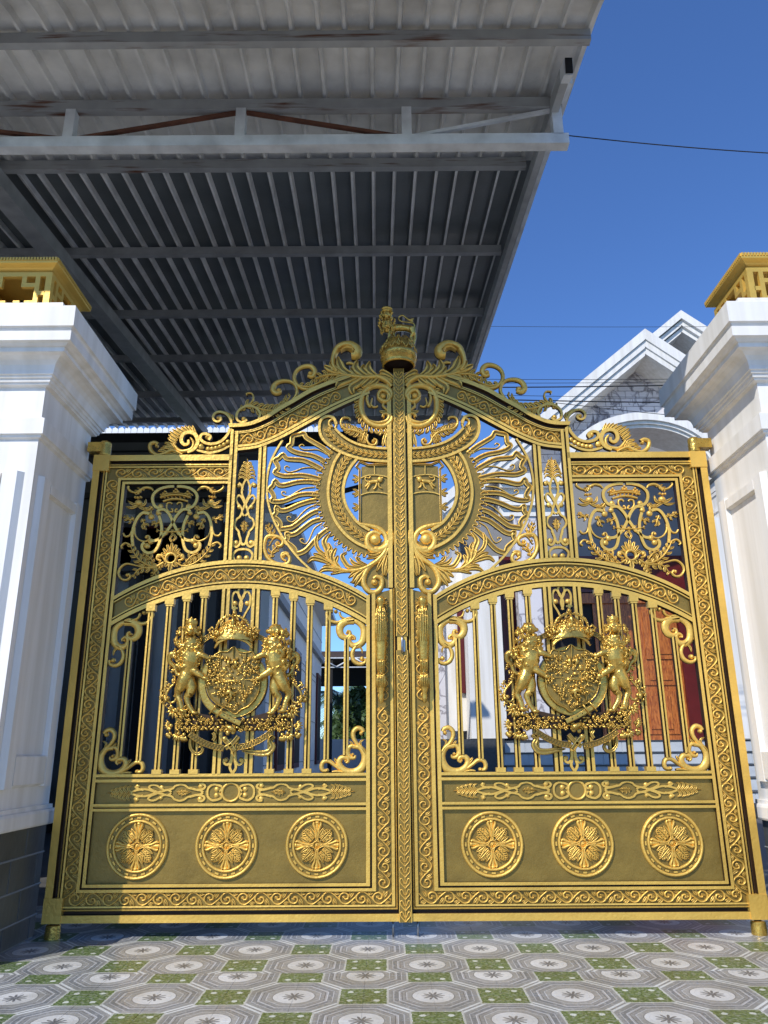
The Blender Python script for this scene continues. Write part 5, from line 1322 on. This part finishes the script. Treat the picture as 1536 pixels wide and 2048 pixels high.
granite = mat('dark_granite', (.05, .052, .055), .35, 0, .2, 60, .3, 20)
stept = mat('pale_step_tile', (.52, .54, .55), .35, 0, .1, 20, .08, 3)
villa = empty('villa', (5, YV, 0), 'white villa with steep gables and an arched marble porch behind the right leaf', 'villa')
vinv = Matrix.Translation((-5, -YV, 0))
def vp(mb, name, m, par=None):
    o = mb.build(name, m if isinstance(m, list) else [m]); o.parent = par or villa
    o.matrix_parent_inverse = vinv if par is None else Matrix.Identity(4)
    return o
def prism(name, P, Y, d, m):                # outline from the picture, standing at depth Y, d thick
    mb = MB(); W3 = [atY(x, y, Y) for x, y in P]
    A_ = [(p.x, Y, p.z) for p in W3]; B_ = [(p.x, Y+d, p.z) for p in W3]
    mb.face(A_); mb.face(B_[::-1]); mb.strip(A_, B_, 0, False, True); return vp(mb, name, m)
def vbox(name, x0, x1, y0, y1, Y, d, m):    # upright box: pixel corner (x0,y0) upper left, (x1,y1) lower right
    a, b = atY(x0, (y0+y1)/2, Y), atY(x1, (y0+y1)/2, Y); z1, z0 = atY((x0+x1)/2, y0, Y).z, atY((x0+x1)/2, y1, Y).z
    mb = MB(); mb.box((a.x, Y, z0), (b.x, Y+d, z1)); return vp(mb, name, m)
def rake(ax, ay, bx, by, Y, steps=((0, 17, 0), (18, 12, .05), (31, 11, .10)), dep=1.2, name='gable_moulding'):
    dx, dy = bx-ax, by-ay; l = math.hypot(dx, dy); nx, ny = -dy/l, dx/l
    if ny < 0: nx, ny = -nx, -ny
    for o, w, rec in steps:                 # mitred at the apex along the vertical
        def ln(off):
            # line offset by off, cut at x = ax
            t = (ax-(ax+nx*off))/dx; return (ax, ay+ny*off+dy*t)
        a0, a1 = ln(o), ln(o+w)
        prism(name, [a0, (bx+nx*o, by+ny*o), (bx+nx*(o+w), by+ny*(o+w)), a1], Y+rec, dep-rec, white)
rake(1290, 657, 870, 1003, YV); rake(1290, 657, 1500, 793, YV)
rake(1362, 620, 1180, 770, YV+2.2, ((0, 13, 0), (16, 9, .1), (28, 8, .2)), 1.6); rake(1362, 620, 1560, 745, YV+2.2, ((0, 13, 0), (16, 9, .1), (28, 8, .2)), 1.6)
prism('rear_gable_wall', [(1362, 650), (1180, 800), (1180, 900), (1560, 900), (1560, 775)], YV+4, .2, greyw)
# marble pediment, tile by tile
YW = YV+1.2
def inside(px, py):
    if py > 1032 or px < 905: return False
    top = 720+abs(px-1290)*(.824 if px < 1290 else .65)
    if py < top-8: return False
    ex = (px-1290)/166; arch = 950-124*math.sqrt(max(0, 1-ex*ex)) if abs(ex) < 1 else 2000
    return py < arch+14
wallp = [(1290, 712), (905, 1032), (1126, 1032), (1126, 945)]+[(1290+158*math.cos(a), 950-104*math.sin(a)) for a in [PI*(1-i/16) for i in range(17)]]+[(1454, 945), (1456, 1032), (1600, 1032), (1600, 905)]
prism('pediment_wall', wallp, YW+.03, .25, greyw)
ref = atY(1290, 900, YW); tw, th = .42, .26; cnt = 0
for j in range(-24, 26):
    for i in range(-14, 12):
        x = ref.x+(i+(.5 if j % 2 else 0))*tw; z = ref.z+j*th
        # back to a pixel to test against the opening
        v = Vector((x, YW, z-HC)); d = v.dot(fw); px, py = 768+F*v.dot(rt)/d, 1024-F*v.dot(up)/d
        if not inside(px, py) or px > 1440: continue
        mb = MB(); g_ = .008; mb.box((x-tw/2+g_, YW-.02-r4.uniform(0, .008), z-th/2+g_), (x+tw/2-g_, YW+.028, z+th/2-g_)); vp(mb, 'marble_tile', marble); cnt += 1
# arch bands
for r0, r1, Y_, d_ in ((0, 15, YV+.2, 1.5), (17, 23, YV+.28, 1.4), (25, 31, YV+.36, 1.3)):
    O = [(1290+(170-r0)*math.cos(a), 952-(128-r0)*math.sin(a)) for a in [PI*(1-i/28) for i in range(29)]]
    I = [(1290+(170-r1)*math.cos(a), 952-(128-r1)*math.sin(a)) for a in [PI*(1-i/28) for i in range(29)]]
    mb = MB(); A3 = [atY(*p, Y_) for p in O]; B3 = [atY(*p, Y_) for p in I]; bk = Vector((0, d_, 0))
    mb.strip(A3, B3, 0, False); mb.strip([p+bk for p in A3], [p+bk for p in B3], 0, False); mb.strip(A3, [p+bk for p in A3], 0, False); mb.strip(B3, [p+bk for p in B3], 0, False)
    vp(mb, 'arch_moulding', white)
# entablatures left and right of the arch
for x0, x1 in ((1000, 1128), (1450, 1600)):
    for y0, y1, Y_ in ((946, 964, YV), (967, 974, YV+.1), (975, 1002, YV+.25), (1003, 1010, YV+.15), (1012, 1032, YV+.3)): vbox('entablature', x0, x1, y0, y1, Y_, 1.7-(Y_-YV), white)
# porch interior
YI = YV+3.6
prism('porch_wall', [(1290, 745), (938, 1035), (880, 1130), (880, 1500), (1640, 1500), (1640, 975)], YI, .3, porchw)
mb = MB(); c0 = atY(1290, 850, YI)
for nm, (x0, x1) in (('side_wall', (atY(905, 1100, YW).x, atY(905, 1100, YW).x+.25)),):
    mb.box((x0, YW+.29, 1.5), (x1, YI-.01, atY(905, 1005, YW).z)); vp(mb, nm, greyw)
# pilasters, columns
vbox('marble_pilaster', 1040, 1096, 1033, 1480, YV+.35, .5, marble)
vbox('marble_pilaster', 862, 889, 1130, 1480, YV+1.0, .4, marble)
vbox('pilaster', 889, 934, 1125, 1462, YV+1.1, .5, white)
vbox('column', 936, 1006, 1112, 1477, YV+.1, 1.2, white); vbox('column', 1450, 1600, 1034, 1477, YV+.1, 1.0, white)
vbox('plinth', 874, 1012, 1478, 1600, YV-.05, 1.6, granite)
vbox('shutter', 1008, 1049, 1120, 1478, YV+1.6, .12, maroon); vbox('shutter', 916, 928, 1180, 1386, YV+.98, .1, maroon)
# door group
YD = YI-.12
vbox('door_head', 1000, 1420, 1112, 1184, YD-.05, .12, maroon); vbox('lintel', 1092, 1420, 1186, 1206, YD-.1, .15, wood)
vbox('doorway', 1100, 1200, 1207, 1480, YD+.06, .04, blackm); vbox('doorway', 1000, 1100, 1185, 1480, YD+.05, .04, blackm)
dl = vbox('door', 1196, 1366, 1207, 1480, YD, .1, wood)
for x0, x1 in ((1206, 1276), (1288, 1356)):
    for y0, y1 in ((1222, 1318), (1330, 1370), (1382, 1468)):
        vbox('door_panel', x0, x1, y0, y1, YD-.04, .05, wood); vbox('door_panel', x0+12, x1-12, y0+10, y1-10, YD-.07, .04, wood)
vbox('door_frame', 1368, 1402, 1207, 1480, YD-.1, .2, maroon); vbox('door_frame', 1166, 1176, 1207, 1480, YD-.05, .12, maroon)
vbox('porch_wall_panel', 1404, 1640, 1112, 1480, YD-.06, .1, white)
# steps down to the yard
zf = atY(1200, 1481, YV+.6).z; nst = 5; rh = zf/nst
xs0, xs1 = atY(1004, 1500, YV).x, atY(1560, 1500, YV).x
mb = MB(); mb.box((xs0-3, YV+.62, 0), (xs1+6, YI+.3, zf)); vp(mb, 'porch_floor', stept)
for i in range(nst):
    z1 = zf-rh*i; y0 = YV+.6-.42*(i+1)
    mb = MB(); mb.box((xs0, y0, 0), (xs1, y0+.419, z1-.035), 0); vp(mb, 'step', stept)
    mb = MB(); mb.box((xs0-.02, y0-.03, z1-.0349), (xs1, y0+.41, z1), 0); vp(mb, 'step_nosing', granite)
    x = xs0
    while x < xs1-.1:
        x1 = min(xs1, x+.62); mb = MB(); mb.box((x+.01, y0-.012, z1-rh+.012), (x1-.01, y0+.005, z1-.045)); vp(mb, 'riser_tile', stept); x += .62
# side wing, upper storeys right of the frame
vbox('wing_wall', 1456, 1900, 905, 1032, YW+.1, .3, white)

# ================================================================== long white house on the left, in the canopy's shade
house = empty('side_house', (-2.6, 18, 0), 'long two-storey white house whose side wall recedes behind the left leaf', 'house')
XW = -2.0; YH0, YH1 = 13.2, 24.4
def hb(name, a, b, m):
    mb = MB(); mb.box(a, b); o = mb.build(name, [m]); o.parent = house; o.matrix_parent_inverse = Matrix.Translation((2.6, -18, 0)); return o
zE_ = 5.05
hb('wall', (XW-3.2, YH0, 0), (XW, YH1, zE_), white2)
hb('eave', (XW-3.4, YH0-.3, zE_+.001), (XW+.38, YH1+.15, zE_+.16), white2); hb('gutter', (XW+.381, YH0-.3, zE_+.02), (XW+.46, YH1+.2, zE_+.14), steelw)
hb('roof', (XW-3.4, YH0-.3, zE_+.161), (XW+.2, YH1+.1, zE_+.42), greyw)
hb('string_course', (XW+.001, YH0, 3.86), (XW+.10, YH1, 4.02), greyw)
for z in (1.0, 2.0, 3.1, 3.25, 4.5): hb('groove_strip', (XW+.001, YH0, z), (XW+.012, YH1, z+.018), steelp)
for y in (14.4, 17.0, 19.6, 22.6):
    hb('window_frame', (XW+.001, y, .9), (XW+.06, y+1.1, 3.4), maroon); hb('window_pane', (XW+.0605, y+.12, 1.0), (XW+.066, y+.98, 3.3), blackm)
lot = empty('light_block_wall', (-6.4, 5.5, 0), 'wall added out of view left of the left gate pillar to block light', 'wall')  # unseen wall, added to keep front light off the canopy's rear underside
mb = MB(); mb.box((-3.06, -.1, 0), (3.05, .1, 2.5)); mb.build('wall', [white2], lot); mb = MB(); mb.box((-3.06, -.14, 2.5), (3.05, .14, 2.6)); mb.build('coping', [white], lot)
lot = empty('side_light_block', (-5.6, 10, 0), 'tall dark wall added to block light from the left side of the canopy', 'wall')  # added dark blocker: stops side light reaching under the canopy
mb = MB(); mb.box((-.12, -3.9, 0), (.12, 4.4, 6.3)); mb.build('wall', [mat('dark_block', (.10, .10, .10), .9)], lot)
# shaded front range with beams
rng = empty('garage_range', (-5, 12.6, 0), 'dark open garage range under the canopy, seen through the left leaf', 'garage')
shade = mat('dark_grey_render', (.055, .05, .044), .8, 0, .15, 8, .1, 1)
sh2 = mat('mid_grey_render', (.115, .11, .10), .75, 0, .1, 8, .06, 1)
def gb(name, x0, x1, y0, y1, Y, d, m):
    a, b = atY(x0, (y0+y1)/2, Y), atY(x1, (y0+y1)/2, Y); z1, z0 = atY((x0+x1)/2, y0, Y).z, atY((x0+x1)/2, y1, Y).z
    mb = MB(); mb.box((a.x, Y, max(0, z0)), (b.x, Y+d, z1)); o = mb.build(name, [m]); o.parent = rng; o.matrix_parent_inverse = Matrix.Translation((5, -12.6, 0)); return o
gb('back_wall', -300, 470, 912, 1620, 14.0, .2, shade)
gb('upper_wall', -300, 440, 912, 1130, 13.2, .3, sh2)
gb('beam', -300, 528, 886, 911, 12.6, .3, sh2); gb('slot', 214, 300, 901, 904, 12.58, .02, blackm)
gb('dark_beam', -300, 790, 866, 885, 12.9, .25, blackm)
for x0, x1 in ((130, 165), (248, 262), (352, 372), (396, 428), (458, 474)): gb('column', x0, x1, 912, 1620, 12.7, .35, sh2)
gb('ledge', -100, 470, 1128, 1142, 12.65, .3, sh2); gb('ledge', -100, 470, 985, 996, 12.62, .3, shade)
for x0, x1 in ((170, 246), (264, 350)): gb('door_frame', x0, x1, 1040, 1056, 13.1, .1, maroon); 
for x0 in (180, 268, 376, 432): gb('doorway', x0, x0+24, 1142, 1620, 12.9, .05, blackm)
gb('tiled_dado', 100, 200, 1465, 1640, 12.55, .1, slate)
mb = MB(); P_ = []
Yg = 15.3; xa_, xb_ = atY(186, 861, Yg).x, atY(640, 861, Yg).x; zg0, zg1 = atY(400, 868, Yg).z, atY(400, 853, Yg).z
n = 36
for i in range(n):
    x = xa_+(xb_-xa_)*i/n; w_ = (xb_-xa_)/n
    mb.plate([(x, zg0), (x+w_*.97, zg0), (x+w_*.97, zg1-.05), (x+w_*.6, zg1), (x+w_*.1, zg1-.03)], 0, .25, 0, 0)
o = mb.build('scalloped_gutter', [mat('white_gutter', (.75, .75, .73), .5)]); o.location = (0, Yg, 0); o.parent = rng; o.matrix_parent_inverse = Matrix.Translation((5, -12.6, 0))
# thin tie beam seen through the sun rays
a, b = atY(545, 1022, 13.5), atY(760, 962, 13.5)
mb = MB(); mb.tube([a, b], .05, 6); o = mb.build('tie_beam', [blackm]); tag(o, 'thin dark tie beam slanting behind the sun rays of the left leaf', 'beam')
# ================================================================== far shed and palms
YS = 27
shed = empty('far_shed', (0, YS, 0), 'open shed with a dark tin roof and pale truss at the end of the yard', 'shed')
def sb(name, x0, x1, y0, y1, Y, d, m):
    a, b = atY(x0, (y0+y1)/2, Y), atY(x1, (y0+y1)/2, Y); z1, z0 = atY((x0+x1)/2, y0, Y).z, atY((x0+x1)/2, y1, Y).z
    mb = MB(); mb.box((a.x, Y, max(0, z0)), (b.x, Y+d, z1)); o = mb.build(name, [m]); o.parent = shed; o.matrix_parent_inverse = Matrix.Translation((0, -YS, 0)); return o
tin = mat('brown_tin', (.06, .04, .035), .7)
sb('roof', 600, 880, 1302, 1313, YS, 3, tin)
mb = MB(); x = atY(600, 1300, YS).x; zt2 = atY(700, 1303, YS).z
while x < atY(880, 1300, YS).x: mb.ball((x, YS+1.4, zt2), (.07, 1.5, .06), n=6, k=4); x += .14
o = mb.build('roof_ridges', [tin]); o.parent = shed; o.matrix_parent_inverse = Matrix.Translation((0, -YS, 0)); o['kind'] = 'stuff'
sb('chord', 600, 880, 1314, 1316.5, YS-.1, .1, steelw); sb('chord', 600, 880, 1333, 1335, YS-.1, .1, steelw)
for i in range(8):
    x0 = 605+i*34; p, q = atY(x0, 1315 if i % 2 else 1334, YS-.12), atY(x0+34, 1334 if i % 2 else 1315, YS-.12)
    mb = MB(); mb.tube([p, q], .03, 5); o = mb.build('brace', [steelw]); o.parent = shed; o.matrix_parent_inverse = Matrix.Translation((0, -YS, 0))
sb('dark_lining', 600, 880, 1317, 1372, YS+2.8, .1, blackm)
for x0, x1 in ((656, 664), (800, 808)): sb('post', x0, x1, 1317, 1560, YS-.05, .2, blackm)
sb('low_wall', 600, 880, 1478, 1560, YS+1, .3, greyw)
leafm = mat('palm_leaf', (.055, .10, .025), .45, 0, 0, 10, .3, 1.5); barkm = mat('palm_bark', (.12, .09, .06), .9, 0, .5, 12, .3, 3)
def palm(x, y, h, R, label, seed):
    r_ = random.Random(seed); root = empty('palm_tree', (x, y, 0), label, 'palm tree', 'palms beyond the shed')
    mb = MB(); mb.tube([(0, 0, 0), (.05, 0, h*.5), (0, .05, h)], [.16, .11, .09], 8); mb.build('trunk', [barkm], root)
    for k in range(16):
        a = r_.uniform(0, 6.28); el = r_.uniform(.1, 1.1); L = R*r_.uniform(.8, 1.1); mb = MB(); P = []
        for i in range(10):
            t = i/9; P.append(Vector((math.cos(a)*L*t, math.sin(a)*L*t, h+L*t*math.sin(el)-L*1.1*t*t)))
        mb.tube(P, [.02, .012, .004], 5)
        for i in range(1, 30):
            t = i/30*9; j = int(t); p = P[j].lerp(P[j+1], t-j); d = (P[j+1]-P[j]).normalized(); s_ = d.cross(Vector((0, 0, 1))).normalized(); l = L*.28*math.sin(PI*(.12+.85*i/30))
            for sg in (-1, 1):
                e = p+s_*sg*l+d*l*.5-Vector((0, 0, l*.45)); q = d*.03; mb.face([p-q, p+q, e])
        mb.build('frond', [leafm], root)
palm(atY(672, 1400, 29).x, 31, 3.2, 2.0, 'palm with drooping fronds just right of the shed post', 1)
palm(atY(735, 1400, 33).x, 34, 3.6, 2.4, 'tall palm behind the dark bush at the yard end', 2)
palm(atY(700, 1400, 38).x, 39, 2.6, 2.2, 'small pale palm farthest beyond the shed', 3)
def bush(cx, cy, cz, R, n, label, seed):
    r_ = random.Random(seed); mb = MB()
    for i in range(n):
        v = Vector((r_.gauss(0, 1), r_.gauss(0, 1), r_.gauss(0, 1))).normalized()*r_.uniform(.5, 1)**.5
        c = Vector((cx+v.x*R[0], cy+v.y*R[1], cz+v.z*R[2])); a = Vector((r_.uniform(-1, 1), r_.uniform(-1, 1), r_.uniform(-1, 1))).normalized()*.14; b = a.cross(Vector((r_.uniform(-1, 1), 1, r_.uniform(-1, 1)))).normalized()*.06
        mb.face([c-a, c+b, c+a, c-b])
    for i in range(6): mb.tube([(cx+r_.uniform(-.2, .2), cy, 0), (cx+r_.uniform(-.6, .6), cy+r_.uniform(-.3, .3), cz)], [.05, .02], 5, 1)
    o = mb.build('bush', [leafm, barkm]); tag(o, label, 'bush')
bush(atY(725, 1420, 28.6).x, 28.9, 2.0, (1.1, .8, 1.5), 2600, 'dense dark green bush at the end of the yard', 4)
bush(atY(662, 1470, 28.6).x, 29.2, 1.0, (.8, .6, .8), 1400, 'low light green bush beside the shed post', 5)
